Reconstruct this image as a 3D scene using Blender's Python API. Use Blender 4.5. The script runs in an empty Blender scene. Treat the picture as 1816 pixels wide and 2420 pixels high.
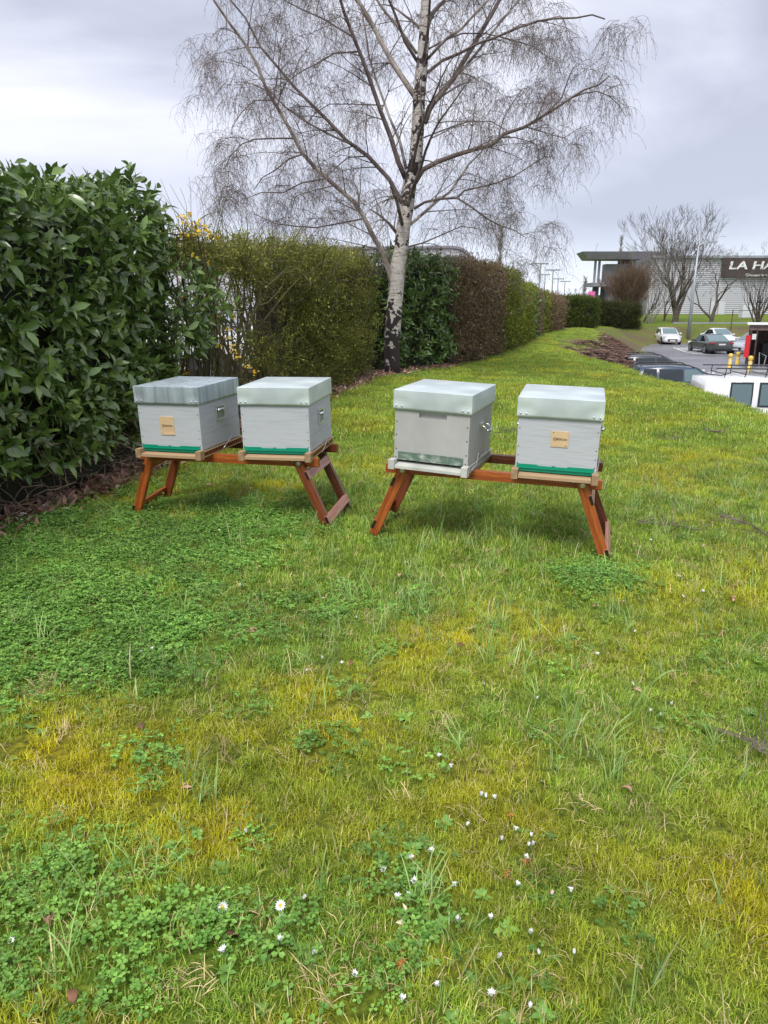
import bpy, bmesh, math, random
import numpy as np
from mathutils import Vector, Matrix, Euler, Quaternion
random.seed(7); rng = np.random.default_rng(7)
R = math.radians
scene = bpy.context.scene
# ---------------------------------------------------------------- camera
CAM_H, PITCH, F = 1.4314, R(15.72), 1742.0
cd = bpy.data.cameras.new('camera'); cam = bpy.data.objects.new('camera', cd); scene.collection.objects.link(cam)
cam.location = (0, 0, CAM_H); cam.rotation_euler = (R(90) - PITCH, 0, 0)
cd.sensor_fit = 'VERTICAL'; cd.sensor_height = 36; cd.sensor_width = 27; cd.lens = 36 * F / 2420
cd.clip_start = .05; cd.clip_end = 3000
scene.camera = cam
# ---------------------------------------------------------------- sky and sun
SUN_EL, SUN_AZ = R(56), R(200)          # azimuth clockwise from +Y: behind the camera, a little to the left
W = bpy.data.worlds.new('World'); scene.world = W; W.use_nodes = True
nt = W.node_tree; nt.nodes.clear()
def N(t, k, **kw):
    n = t.nodes.new(k)
    for a, b in kw.items(): setattr(n, a, b)
    return n
def ramp(t, stops, src=None):
    r = N(t, 'ShaderNodeValToRGB'); e = r.color_ramp.elements
    e[0].position = stops[0][0]; e[0].color = (*stops[0][1], 1)
    e[1].position = stops[-1][0]; e[1].color = (*stops[-1][1], 1)
    for p, c in stops[1:-1]:
        q = e.new(p); q.color = (*c, 1)
    if src is not None: t.links.new(src, r.inputs[0])
    return r
out = N(nt, 'ShaderNodeOutputWorld'); tc = N(nt, 'ShaderNodeTexCoord')
sky = N(nt, 'ShaderNodeTexSky', sky_type='NISHITA', sun_disc=False, sun_elevation=SUN_EL, sun_rotation=SUN_AZ)
b1 = N(nt, 'ShaderNodeBackground'); b1.inputs[1].default_value = .07; nt.links.new(sky.outputs[0], b1.inputs[0])
mp = N(nt, 'ShaderNodeMapping'); mp.inputs['Scale'].default_value = (1.0, 1.0, 2.6); mp.inputs['Location'].default_value = (.3, .1, .35)
nt.links.new(tc.outputs['Generated'], mp.inputs[0])
nz = N(nt, 'ShaderNodeTexNoise'); nz.inputs['Scale'].default_value = 1.9; nz.inputs['Detail'].default_value = 7; nz.inputs['Roughness'].default_value = .5
nz.inputs['Distortion'].default_value = .5
nt.links.new(mp.outputs[0], nz.inputs[0])
cr = ramp(nt, [(.38, (.32, .345, .43)), (.46, (.44, .465, .56)), (.53, (.58, .60, .69)), (.63, (.80, .81, .88))], nz.outputs[0])
sx = N(nt, 'ShaderNodeSeparateXYZ'); nt.links.new(tc.outputs['Generated'], sx.inputs[0])
hz = ramp(nt, [(.0, (.82, .87, .97)), (.05, (.74, .80, .92)), (.10, (.50, .54, .66)), (.2, (.6, .62, .74)), (.4, (.68, .7, .8))], sx.outputs['Z'])
mx = N(nt, 'ShaderNodeMix', data_type='RGBA'); nt.links.new(cr.outputs[0], mx.inputs['A']); nt.links.new(hz.outputs[0], mx.inputs['B'])
fz = N(nt, 'ShaderNodeMapRange'); fz.inputs['From Min'].default_value = .0; fz.inputs['From Max'].default_value = .3
fz.inputs['To Min'].default_value = .75; fz.inputs['To Max'].default_value = .18
nt.links.new(sx.outputs['Z'], fz.inputs[0]); nt.links.new(fz.outputs[0], mx.inputs['Factor'])
b2 = N(nt, 'ShaderNodeBackground'); b2.inputs[1].default_value = .98; nt.links.new(mx.outputs['Result'], b2.inputs[0])
ms = N(nt, 'ShaderNodeMixShader'); ms.inputs[0].default_value = .9
nt.links.new(b1.outputs[0], ms.inputs[1]); nt.links.new(b2.outputs[0], ms.inputs[2]); nt.links.new(ms.outputs[0], out.inputs[0])
sd = bpy.data.lights.new('sun', 'SUN'); sd.energy = 2.1; sd.angle = R(28); sd.color = (1, .965, .91)
so = bpy.data.objects.new('sun', sd); scene.collection.objects.link(so)
sdir = Vector((math.sin(SUN_AZ) * math.cos(SUN_EL), math.cos(SUN_AZ) * math.cos(SUN_EL), math.sin(SUN_EL)))
so.rotation_euler = sdir.to_track_quat('Z', 'Y').to_euler(); so.location = (0, 0, 30)
vs = scene.view_settings; vs.view_transform = 'Standard'; vs.look = 'None'; vs.exposure = .60; vs.gamma = 1; vs.use_curve_mapping = False
scene.cycles.max_bounces = 6; scene.cycles.transparent_max_bounces = 8
scene.cycles.use_denoising = True
# ---------------------------------------------------------------- helpers
col = scene.collection
def ray(px, py):
    u = (px - 908) / F; v = (1210 - py) / F; c, s = math.cos(PITCH), math.sin(PITCH)
    return Vector((u, c + v * s, -s + v * c))
def at(px, py, Y):
    d = ray(px, py); return Vector((0, 0, CAM_H)) + d * (Y / d.y)
def gp(px, py, z):
    d = ray(px, py); return Vector((0, 0, CAM_H)) + d * ((z - CAM_H) / d.z)
def project(X, Y, Z):
    c, s = math.cos(PITCH), math.sin(PITCH); Z = Z - CAM_H
    dep = Y * c - Z * s; up = Y * s + Z * c; dep = np.maximum(dep, .05)
    return 908 + X * F / dep, 1210 - up * F / dep
def tag(o, label=None, cat=None, group=None, kind=None):
    if label: o['label'] = label
    if cat: o['category'] = cat
    if group: o['group'] = group
    if kind: o['kind'] = kind
    return o
def link(o, parent=None):
    col.objects.link(o)
    if parent is not None: o.parent = parent
    return o
def empty(name, loc=(0, 0, 0), rz=0, label=None, cat=None, group=None):
    o = bpy.data.objects.new(name, None); o.empty_display_size = .1
    o.location = loc; o.rotation_euler = (0, 0, rz); link(o); return tag(o, label, cat, group)
def mesh_obj(name, verts, faces, mat, parent=None, smooth=False, linkit=True):
    me = bpy.data.meshes.new(name)
    me.from_pydata([tuple(v) for v in verts] if not isinstance(verts, np.ndarray) else verts.tolist(), [], faces if isinstance(faces, list) else faces.tolist())
    if mat: me.materials.append(mat)
    if smooth: me.shade_smooth()
    me.update()
    o = bpy.data.objects.new(name, me)
    if linkit: link(o, parent)
    return o
class MB:
    def __init__(s): s.v = []; s.f = []
    def add(s, vs, fs):
        n = len(s.v); s.v += [tuple(v) for v in vs]; s.f += [tuple(i + n for i in f) for f in fs]; return s
    def box(s, c, d, M=None):
        x, y, z = (k / 2 for k in d); c = Vector(c)
        P = [Vector((i * x, j * y, k * z)) for k in (-1, 1) for j in (-1, 1) for i in (-1, 1)]
        P = [(M @ p if M else p) + c for p in P]
        return s.add(P, [(0, 2, 3, 1), (4, 5, 7, 6), (0, 1, 5, 4), (2, 6, 7, 3), (0, 4, 6, 2), (1, 3, 7, 5)])
    def bar(s, a, b, w, t, up=(0, 0, 1)):
        """square bar a to b, w wide across, t thick along up-ish"""
        a, b = Vector(a), Vector(b); d = (b - a); L = d.length; d.normalize(); u = Vector(up)
        side = d.cross(u)
        if side.length < 1e-4: side = d.cross(Vector((1, 0, 0)))
        side.normalize(); u = side.cross(d).normalized()
        M = Matrix((d, side, u)).transposed()
        return s.box((a + b) / 2, (L, w, t), M)
    def tube(s, pts, rad, n=6, cap=True):
        pts = [Vector(p) for p in pts]; m = len(pts)
        if not hasattr(rad, '__len__'): rad = [rad] * m
        base = len(s.v); prev = None
        for i, p in enumerate(pts):
            d = (pts[min(i + 1, m - 1)] - pts[max(i - 1, 0)]); d = d.normalized() if d.length > 1e-9 else Vector((0, 0, 1))
            if prev is None:
                a = Vector((1, 0, 0)) if abs(d.x) < .8 else Vector((0, 1, 0))
                prev = (a - d * a.dot(d)).normalized()
            else:
                q = prev - d * prev.dot(d); prev = q.normalized() if q.length > 1e-6 else d.orthogonal().normalized()
            e = d.cross(prev)
            for k in range(n):
                t = 2 * math.pi * k / n
                s.v.append(tuple(p + (prev * math.cos(t) + e * math.sin(t)) * rad[i]))
        for i in range(m - 1):
            for k in range(n):
                a = base + i * n + k; b = base + i * n + (k + 1) % n
                s.f.append((a, b, b + n, a + n))
        if cap and n > 2:
            s.f.append(tuple(base + k for k in reversed(range(n)))); s.f.append(tuple(base + (m - 1) * n + k for k in range(n)))
        return s
    def lathe(s, c, prof, n=16, axis='z'):
        c = Vector(c); base = len(s.v)
        for r, z in prof:
            for k in range(n):
                t = 2 * math.pi * k / n; a, b = r * math.cos(t), r * math.sin(t)
                s.v.append(tuple(c + (Vector((a, b, z)) if axis == 'z' else Vector((a, z, b)) if axis == 'y' else Vector((z, a, b)))))
        for i in range(len(prof) - 1):
            for k in range(n):
                a = base + i * n + k; b = base + i * n + (k + 1) % n; s.f.append((a, b, b + n, a + n))
        s.f.append(tuple(base + k for k in range(n))); s.f.append(tuple(base + (len(prof) - 1) * n + k for k in range(n)))
        return s
    def build(s, name, mat, parent=None, bevel=0, smooth=False, linkit=True):
        o = mesh_obj(name, s.v, s.f, mat, parent, smooth, linkit)
        if bevel:
            m = o.modifiers.new('bevel', 'BEVEL'); m.width = bevel; m.segments = 2; m.limit_method = 'ANGLE'
        return o
# value noise for layout
def vnoise(x, y, sc, seed=0):
    x = np.asarray(x) * sc + seed * 17.3; y = np.asarray(y) * sc + seed * 9.1
    xi = np.floor(x).astype(np.int64); yi = np.floor(y).astype(np.int64); xf = x - xi; yf = y - yi
    def h(a, b):
        n = (a * 374761393 + b * 668265263 + seed * 1442695) & 0xffffffff
        n = ((n ^ (n >> 13)) * 1274126177) & 0xffffffff
        return ((n ^ (n >> 16)) & 0xffff) / 65535.
    u = xf * xf * (3 - 2 * xf); v = yf * yf * (3 - 2 * yf)
    return (h(xi, yi) * (1 - u) + h(xi + 1, yi) * u) * (1 - v) + (h(xi, yi + 1) * (1 - u) + h(xi + 1, yi + 1) * u) * v
def fbm(x, y, sc, seed=0):
    return vnoise(x, y, sc, seed) * .55 + vnoise(x, y, sc * 2.1, seed + 1) * .28 + vnoise(x, y, sc * 4.3, seed + 2) * .17
# ---------------------------------------------------------------- materials
def base_mat(name, color=(.5, .5, .5), rough=.6, metal=0., spec=.5, coat=0.):
    m = bpy.data.materials.new(name); m.use_nodes = True; t = m.node_tree; b = t.nodes['Principled BSDF']
    b.inputs['Base Color'].default_value = (*color, 1); b.inputs['Roughness'].default_value = rough; b.inputs['Metallic'].default_value = metal
    b.inputs['Specular IOR Level'].default_value = spec; b.inputs['Coat Weight'].default_value = coat
    return m, t, b
def noisy(name, c1, c2, scale=5, rough=.6, metal=0., stretch=(1, 1, 1), bump=0., lo=.35, hi=.65, detail=6, spec=.5, rough2=None, coat=0., coords='Object', c3=None, bscale=None):
    m, t, b = base_mat(name, c1, rough, metal, spec, coat)
    tcn = N(t, 'ShaderNodeTexCoord'); mpn = N(t, 'ShaderNodeMapping'); mpn.inputs['Scale'].default_value = stretch
    if coords == 'World':
        g = N(t, 'ShaderNodeNewGeometry'); t.links.new(g.outputs['Position'], mpn.inputs[0])
    else: t.links.new(tcn.outputs[coords], mpn.inputs[0])
    n = N(t, 'ShaderNodeTexNoise'); n.inputs['Scale'].default_value = scale; n.inputs['Detail'].default_value = detail; n.inputs['Roughness'].default_value = .6
    t.links.new(mpn.outputs[0], n.inputs[0])
    st = [(lo, c1), (hi, c2)] if c3 is None else [(lo, c1), ((lo + hi) / 2, c2), (hi, c3)]
    r = ramp(t, st, n.outputs[0]); t.links.new(r.outputs[0], b.inputs['Base Color'])
    if rough2 is not None:
        mr = N(t, 'ShaderNodeMapRange'); mr.inputs['To Min'].default_value = rough; mr.inputs['To Max'].default_value = rough2
        t.links.new(n.outputs[0], mr.inputs[0]); t.links.new(mr.outputs[0], b.inputs['Roughness'])
    if bump:
        n2 = n
        if bscale:
            n2 = N(t, 'ShaderNodeTexNoise'); n2.inputs['Scale'].default_value = bscale; n2.inputs['Detail'].default_value = 4; t.links.new(mpn.outputs[0], n2.inputs[0])
        bp = N(t, 'ShaderNodeBump'); bp.inputs['Strength'].default_value = bump; bp.inputs['Distance'].default_value = .01
        t.links.new(n2.outputs[0], bp.inputs['Height']); t.links.new(bp.outputs[0], b.inputs['Normal'])
    return m
def leaf_mat(name, ca, cb, cdead=None, rough=.45, spec=.5, trans=.25, inst=False, cy=None, dead_at=.9):
    """leaf colour from a per-leaf tint attribute, plus a slow world noise; translucent share"""
    m, t, b = base_mat(name, ca, rough, 0, spec)
    a = N(t, 'ShaderNodeAttribute', attribute_name='tint')
    g = N(t, 'ShaderNodeNewGeometry'); n = N(t, 'ShaderNodeTexNoise'); n.inputs['Scale'].default_value = 1.7; n.inputs['Detail'].default_value = 3
    t.links.new(g.outputs['Position'], n.inputs[0])
    add = N(t, 'ShaderNodeMath', operation='MULTIPLY_ADD'); add.inputs[1].default_value = .55
    t.links.new(n.outputs[0], add.inputs[0]); 
    sc = N(t, 'ShaderNodeMath', operation='MULTIPLY'); sc.inputs[1].default_value = .72; t.links.new(a.outputs['Fac'], sc.inputs[0]); t.links.new(sc.outputs[0], add.inputs[2])
    mx = N(t, 'ShaderNodeMix', data_type='RGBA'); mx.inputs['A'].default_value = (*ca, 1); mx.inputs['B'].default_value = (*cb, 1)
    t.links.new(add.outputs[0], mx.inputs['Factor']); c = mx.outputs['Result']
    if cy is not None:
        ia = N(t, 'ShaderNodeAttribute', attribute_name='moss', attribute_type='INSTANCER')
        m2 = N(t, 'ShaderNodeMix', data_type='RGBA'); m2.inputs['B'].default_value = (*cy, 1); t.links.new(c, m2.inputs['A']); t.links.new(ia.outputs['Fac'], m2.inputs['Factor']); c = m2.outputs['Result']
    if cdead is not None:
        gt = N(t, 'ShaderNodeMath', operation='GREATER_THAN'); gt.inputs[1].default_value = dead_at; t.links.new(a.outputs['Fac'], gt.inputs[0])
        m3 = N(t, 'ShaderNodeMix', data_type='RGBA'); m3.inputs['B'].default_value = (*cdead, 1); t.links.new(c, m3.inputs['A']); t.links.new(gt.outputs[0], m3.inputs['Factor']); c = m3.outputs['Result']
    sa = N(t, 'ShaderNodeAttribute', attribute_name='shade', attribute_type='INSTANCER'); one = N(t, 'ShaderNodeMath', operation='ADD'); one.inputs[1].default_value = 1.; t.links.new(sa.outputs['Fac'], one.inputs[0])
    vm = N(t, 'ShaderNodeVectorMath', operation='SCALE'); t.links.new(c, vm.inputs[0]); t.links.new(one.outputs[0], vm.inputs['Scale']); c = vm.outputs[0]
    t.links.new(c, b.inputs['Base Color'])
    if trans:
        tr = N(t, 'ShaderNodeBsdfTranslucent'); t.links.new(c, tr.inputs[0]); ms = N(t, 'ShaderNodeMixShader'); ms.inputs[0].default_value = trans
        o = t.nodes['Material Output']; t.links.new(b.outputs[0], ms.inputs[1]); t.links.new(tr.outputs[0], ms.inputs[2]); t.links.new(ms.outputs[0], o.inputs[0])
    return m
M = {}
M['grass'] = leaf_mat('grass_blades', (.070, .18, .015), (.42, .56, .075), (.72, .60, .25), .5, .35, .25, cy=(.62, .53, .013), dead_at=.92)
M['tuft'] = leaf_mat('long_grass', (.17, .34, .07), (.34, .50, .15), (.55, .48, .25), .4, .5, .25, dead_at=.9)
M['clover'] = leaf_mat('clover_leaves', (.06, .19, .025), (.25, .45, .08), None, .5, .4, .2)
M['rosette'] = leaf_mat('daisy_leaves', (.12, .28, .045), (.22, .40, .09), None, .45, .5, .2)
M['straw'] = leaf_mat('dry_straw', (.42, .30, .14), (.62, .50, .28), None, .8, .2, .1)
M['laurel'] = leaf_mat('laurel_leaf', (.042, .096, .018), (.190, .285, .065), (.36, .42, .08), .27, .9, .16, dead_at=.985)
M['laurel_far'] = leaf_mat('laurel_leaf_far', (.034, .09, .016), (.14, .225, .045), None, .33, .6, .12)
M['olive'] = leaf_mat('olive_sprays', (.12, .125, .028), (.36, .37, .075), (.56, .54, .14), .6, .3, .2, dead_at=.8)
M['conifer'] = leaf_mat('yellow_green_sprays', (.085, .12, .014), (.25, .28, .035), None, .6, .3, .15)
M['conifer2'] = leaf_mat('dull_green_sprays', (.045, .075, .012), (.11, .15, .022), None, .6, .3, .15)
M['beech'] = leaf_mat('withered_leaves', (.13, .088, .052), (.30, .215, .135), (.20, .22, .045), .75, .2, .12, dead_at=.9)
M['yew'] = leaf_mat('dark_yew_sprays', (.035, .045, .014), (.085, .09, .028), None, .7, .2, .1)
M['litter'] = leaf_mat('fallen_leaves', (.26, .12, .075), (.58, .36, .26), (.72, .64, .48), .6, .4, .08, dead_at=.92)
M['barkchip'] = leaf_mat('bark_chips', (.16, .095, .075), (.36, .25, .20), None, .85, .2, 0)
M['flower'] = noisy('yellow_petals', (.80, .52, .02), (.9, .68, .06), 30, .5)
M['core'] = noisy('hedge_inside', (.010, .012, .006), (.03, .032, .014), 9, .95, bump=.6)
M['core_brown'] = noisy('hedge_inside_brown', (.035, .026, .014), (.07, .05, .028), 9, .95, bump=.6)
M['twig'] = noisy('twig_bark', (.10, .078, .066), (.22, .175, .155), 6, .75)
M['hedgewood'] = noisy('mossy_stems', (.05, .04, .026), (.13, .115, .045), 7, .85)
M['limb'] = noisy('birch_limb_bark', (.14, .105, .09), (.50, .44, .38), 3.2, .7, stretch=(1, 1, .6), lo=.42, hi=.62)
M['limb_dark'] = noisy('dark_limb_bark', (.07, .05, .046), (.19, .15, .13), 4, .8)
M['treebark'] = noisy('brown_bark', (.06, .047, .038), (.14, .115, .09), 3, .85)
M['treebark2'] = noisy('russet_bark', (.11, .07, .042), (.20, .135, .08), 3, .85)
M['treebark3'] = noisy('pale_bark', (.20, .18, .16), (.34, .31, .28), 3, .85)
M['hive'] = noisy('grey_painted_wood', (.40, .42, .445), (.51, .53, .56), 5, .62, stretch=(.7, .7, 9), bump=.12, lo=.3, hi=.7, bscale=22, c3=(.46, .47, .485))
M['hive_warm'] = noisy('warm_grey_paint', (.38, .38, .365), (.48, .48, .46), 5, .55, bump=.06, lo=.3, hi=.7)
M['hive_white'] = noisy('off_white_paint', (.46, .47, .43), (.62, .62, .57), 8, .5)
M['green'] = base_mat('green_plastic', (.004, .27, .16), .38)[0]
M['pine'] = noisy('raw_pine', (.38, .25, .14), (.54, .37, .22), 7, .6, stretch=(.5, 8, 8), bump=.1)
M['pine_end'] = noisy('pine_end_grain', (.30, .19, .10), (.42, .28, .16), 30, .7)
M['slot'] = base_mat('dark_slot', (.03, .018, .012), .8)[0]
M['plate'] = noisy('plywood_plate', (.62, .43, .235), (.72, .52, .31), 10, .55, stretch=(1, 1, 4))
M['ink'] = base_mat('burnt_lettering', (.10, .05, .03), .7)[0]
M['steel'] = base_mat('zinc_steel', (.72, .74, .76), .28, 1.)[0]
M['nail'] = base_mat('dark_nail', (.06, .055, .05), .5, .6)[0]
M['verdigris'] = noisy('worn_zinc_grille', (.13, .20, .15), (.52, .56, .52), 16, .6, metal=.2, lo=.48, hi=.66, stretch=(1, 1, 1.6))
def wood(name, c1, c2, c3, rough=.42):
    m = noisy(name, c1, c2, 5, rough, stretch=(1.2, 16, 16), bump=.25, lo=.25, hi=.75, c3=c3, coat=.12, spec=.5)
    return m
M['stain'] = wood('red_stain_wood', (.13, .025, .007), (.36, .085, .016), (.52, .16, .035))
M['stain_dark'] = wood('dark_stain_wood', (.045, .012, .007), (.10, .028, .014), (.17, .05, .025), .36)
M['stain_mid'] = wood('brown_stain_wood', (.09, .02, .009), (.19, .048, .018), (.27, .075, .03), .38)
M['stain_sheen'] = wood('sky_sheen_stain_wood', (.30, .11, .08), (.46, .21, .16), (.56, .30, .25), .5)  # pinkish tone paints the sky's sheen into the wood colour
M['endgrain'] = base_mat('dark_end_grain', (.018, .007, .005), .7)[0]
def zinc(name, streak, tintc=(.60, .66, .67)):
    m, t, b = base_mat(name, tintc, .42, .35)
    tcn = N(t, 'ShaderNodeTexCoord'); mpn = N(t, 'ShaderNodeMapping'); mpn.inputs['Scale'].default_value = (14, 14, .8) if streak else (3, 3, 3)
    t.links.new(tcn.outputs['Object'], mpn.inputs[0]); n = N(t, 'ShaderNodeTexNoise'); n.inputs['Scale'].default_value = 2.2; n.inputs['Detail'].default_value = 5
    t.links.new(mpn.outputs[0], n.inputs[0])
    n2 = N(t, 'ShaderNodeTexNoise'); n2.inputs['Scale'].default_value = 7; n2.inputs['Detail'].default_value = 6; t.links.new(tcn.outputs['Object'], n2.inputs[0])
    k = .72 if streak else .94
    r = ramp(t, [(.36, tuple(c * k for c in tintc)), (.56, tintc), (.7, tuple(min(1, c * 1.12) for c in tintc))], n.outputs[0])
    r2 = ramp(t, [(.35, (.90, .90, .92)), (.6, (1, 1, 1))], n2.outputs[0])
    mx = N(t, 'ShaderNodeMix', data_type='RGBA', blend_type='MULTIPLY'); mx.inputs['Factor'].default_value = 1
    t.links.new(r.outputs[0], mx.inputs['A']); t.links.new(r2.outputs[0], mx.inputs['B']); t.links.new(mx.outputs['Result'], b.inputs['Base Color'])
    mr = N(t, 'ShaderNodeMapRange'); mr.inputs['To Min'].default_value = .3; mr.inputs['To Max'].default_value = .55; t.links.new(n2.outputs[0], mr.inputs[0]); t.links.new(mr.outputs[0], b.inputs['Roughness'])
    bp = N(t, 'ShaderNodeBump'); bp.inputs['Strength'].default_value = .08; bp.inputs['Distance'].default_value = .02; t.links.new(n2.outputs[0], bp.inputs['Height']); t.links.new(bp.outputs[0], b.inputs['Normal'])
    return m
M['zinc_streaked'] = zinc('streaked_galvanised_sheet', True, (.52, .60, .64))
M['zinc'] = zinc('galvanised_sheet', False, (.66, .74, .73))
def paint(name, c, rough=.25): return base_mat(name, c, rough, .0, .5, .6)[0]
M['white_paint'] = paint('white_car_paint', (.78, .79, .80)); M['green_paint'] = paint('dark_grey_green_paint', (.055, .065, .066))
M['blue_paint'] = paint('slate_blue_paint', (.045, .075, .12)); M['dark_paint'] = paint('anthracite_paint', (.045, .05, .055))
M['silver_paint'] = paint('silver_paint', (.42, .45, .5))
M['glass'] = base_mat('car_glass', (.02, .028, .032), .06, 0, .9)[0]
M['glass_pale'] = base_mat('painted_reflection_glass', (.13, .20, .21), .06, 0, 1.)[0]  # pale teal base colour stands in for a reflection on the panes
M['tyre'] = base_mat('tyre_rubber', (.02, .02, .02), .8)[0]; M['rim'] = base_mat('alloy_rim', (.35, .36, .38), .3, .8)[0]
M['black'] = base_mat('black_trim', (.015, .015, .016), .45)[0]; M['lamp_clear'] = base_mat('lamp_glass', (.7, .72, .75), .15)[0]
M['lamp_red'] = base_mat('red_lamp', (.35, .02, .02), .2)[0]; M['plate_white'] = base_mat('number_plate', (.7, .7, .66), .5)[0]
M['cladding'] = noisy('ribbed_grey_cladding', (.56, .56, .615), (.64, .64, .69), .4, .5)
M['cladding_dark'] = base_mat('cladding_groove', (.26, .255, .29), .6)[0]
M['sign_dark'] = noisy('dark_sign_board', (.045, .03, .03), (.075, .055, .05), 1, .6)
M['white'] = base_mat('white_lettering', (.8, .8, .8), .5)[0]
M['grey_roof'] = noisy('grey_canopy', (.19, .185, .21), (.26, .25, .28), .6, .6); M['conc'] = noisy('concrete', (.26, .27, .29), (.34, .35, .37), 1, .8)
M['maroon'] = base_mat('maroon_wall', (.10, .012, .035), .5)[0]; M['pink'] = base_mat('pink_banner', (.75, .16, .42), .6)[0]
M['pale_wall'] = noisy('pale_shed_sheet', (.55, .57, .62), (.66, .68, .72), .5, .55)
M['pole'] = base_mat('galvanised_pole', (.38, .41, .44), .5, .4)[0]
M['yellow'] = noisy('yellow_bollard_paint', (.72, .47, .06), (.82, .60, .14), 8, .5)
M['hut'] = noisy('dark_brown_boards', (.045, .022, .02), (.085, .045, .038), 4, .6); M['hut_light'] = noisy('brown_fascia', (.14, .09, .075), (.2, .14, .12), 4, .6)
M['red'] = base_mat('red_panel', (.65, .02, .03), .45)[0]
M['petal'] = base_mat('white_petals', (.85, .84, .84), .6)[0]; M['petal_pink'] = base_mat('pinkish_petals', (.82, .60, .66), .6)[0]
M['yolk'] = base_mat('yellow_disc', (.75, .5, .03), .7)[0]; M['stem'] = base_mat('flower_stem', (.10, .17, .04), .6)[0]
M['orange_tuft'] = base_mat('orange_dry_tuft', (.62, .28, .07), .8)[0]
def asphalt():
    m = noisy('wet_asphalt', (.15, .148, .165), (.27, .265, .29), .35, .22, stretch=(.6, 1.6, 1), bump=.05, rough2=.5, lo=.35, hi=.7, coords='World', bscale=60); return m
M['asphalt'] = asphalt()
# birch bark: chalky white, dark scars and fissures, rough black foot
def birch_bark():
    m, t, b = base_mat('birch_trunk_bark', (.6, .57, .53), .75, 0, .3)
    g = N(t, 'ShaderNodeTexCoord'); s = N(t, 'ShaderNodeSeparateXYZ'); t.links.new(g.outputs['Object'], s.inputs[0])
    def nz_(scale, st, det=4, dist=0.):
        mp_ = N(t, 'ShaderNodeMapping'); mp_.inputs['Scale'].default_value = st; t.links.new(g.outputs['Object'], mp_.inputs[0])
        n = N(t, 'ShaderNodeTexNoise'); n.inputs['Scale'].default_value = scale; n.inputs['Detail'].default_value = det; n.inputs['Distortion'].default_value = dist; t.links.new(mp_.outputs[0], n.inputs[0]); return n
    a = nz_(3.2, (1.6, 1.6, 1.5), 3, .6); fine = nz_(5, (1, 1, 11), 5); spot = nz_(14, (1, 1, 1.2), 4)
    base = ramp(t, [(.3, (.26, .21, .175)), (.45, (.47, .43, .39)), (.7, (.62, .59, .56))], fine.outputs[0])
    # threshold falls towards the foot, where the bark is black and cracked
    mr = N(t, 'ShaderNodeMapRange'); mr.inputs['From Min'].default_value = .2; mr.inputs['From Max'].default_value = 1.5; mr.inputs['To Min'].default_value = .42; mr.inputs['To Max'].default_value = .545
    t.links.new(s.outputs['Z'], mr.inputs[0])
    gt = N(t, 'ShaderNodeMath', operation='GREATER_THAN'); mixn = N(t, 'ShaderNodeMath', operation='MULTIPLY_ADD'); mixn.inputs[1].default_value = .7
    sc = N(t, 'ShaderNodeMath', operation='MULTIPLY'); sc.inputs[1].default_value = .32; t.links.new(spot.outputs[0], sc.inputs[0]); t.links.new(a.outputs[0], mixn.inputs[0]); t.links.new(sc.outputs[0], mixn.inputs[2])
    t.links.new(mixn.outputs[0], gt.inputs[0]); t.links.new(mr.outputs[0], gt.inputs[1])
    mx = N(t, 'ShaderNodeMix', data_type='RGBA'); mx.inputs['B'].default_value = (.035, .027, .025, 1); t.links.new(base.outputs[0], mx.inputs['A']); t.links.new(gt.outputs[0], mx.inputs['Factor'])
    t.links.new(mx.outputs['Result'], b.inputs['Base Color'])
    bp = N(t, 'ShaderNodeBump'); bp.inputs['Strength'].default_value = .5; bp.inputs['Distance'].default_value = .02; t.links.new(mixn.outputs[0], bp.inputs['Height']); t.links.new(bp.outputs[0], b.inputs['Normal'])
    return m
M['birch'] = birch_bark()
# ---------------------------------------------------------------- scatter (geometry nodes on a point cloud)
hidden = []
def variants_collection(name, objs):
    c = bpy.data.collections.new(name)
    for i, o in enumerate(objs): o.name = f'{name}_{i:02d}'; c.objects.link(o)
    hidden.append(c); return c
_ng = {}
def scatter_group(coll):
    if coll.name in _ng: return _ng[coll.name]
    g = bpy.data.node_groups.new('scatter_' + coll.name, 'GeometryNodeTree')
    g.interface.new_socket('Geometry', in_out='INPUT', socket_type='NodeSocketGeometry'); g.interface.new_socket('Geometry', in_out='OUTPUT', socket_type='NodeSocketGeometry')
    i = g.nodes.new('NodeGroupInput'); o = g.nodes.new('NodeGroupOutput'); ip = g.nodes.new('GeometryNodeInstanceOnPoints'); ci = g.nodes.new('GeometryNodeCollectionInfo')
    ci.inputs['Collection'].default_value = coll; ci.inputs['Separate Children'].default_value = True; ci.inputs['Reset Children'].default_value = True
    ip.inputs['Pick Instance'].default_value = True
    def na(nm, dt):
        a = g.nodes.new('GeometryNodeInputNamedAttribute'); a.data_type = dt; a.inputs['Name'].default_value = nm; return a.outputs['Attribute']
    g.links.new(i.outputs[0], ip.inputs['Points']); g.links.new(ci.outputs[0], ip.inputs['Instance'])
    g.links.new(na('vid', 'INT'), ip.inputs['Instance Index']); g.links.new(na('rot', 'FLOAT_VECTOR'), ip.inputs['Rotation']); g.links.new(na('scl', 'FLOAT'), ip.inputs['Scale'])
    g.links.new(ip.outputs[0], o.inputs[0]); _ng[coll.name] = g; return g
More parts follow.
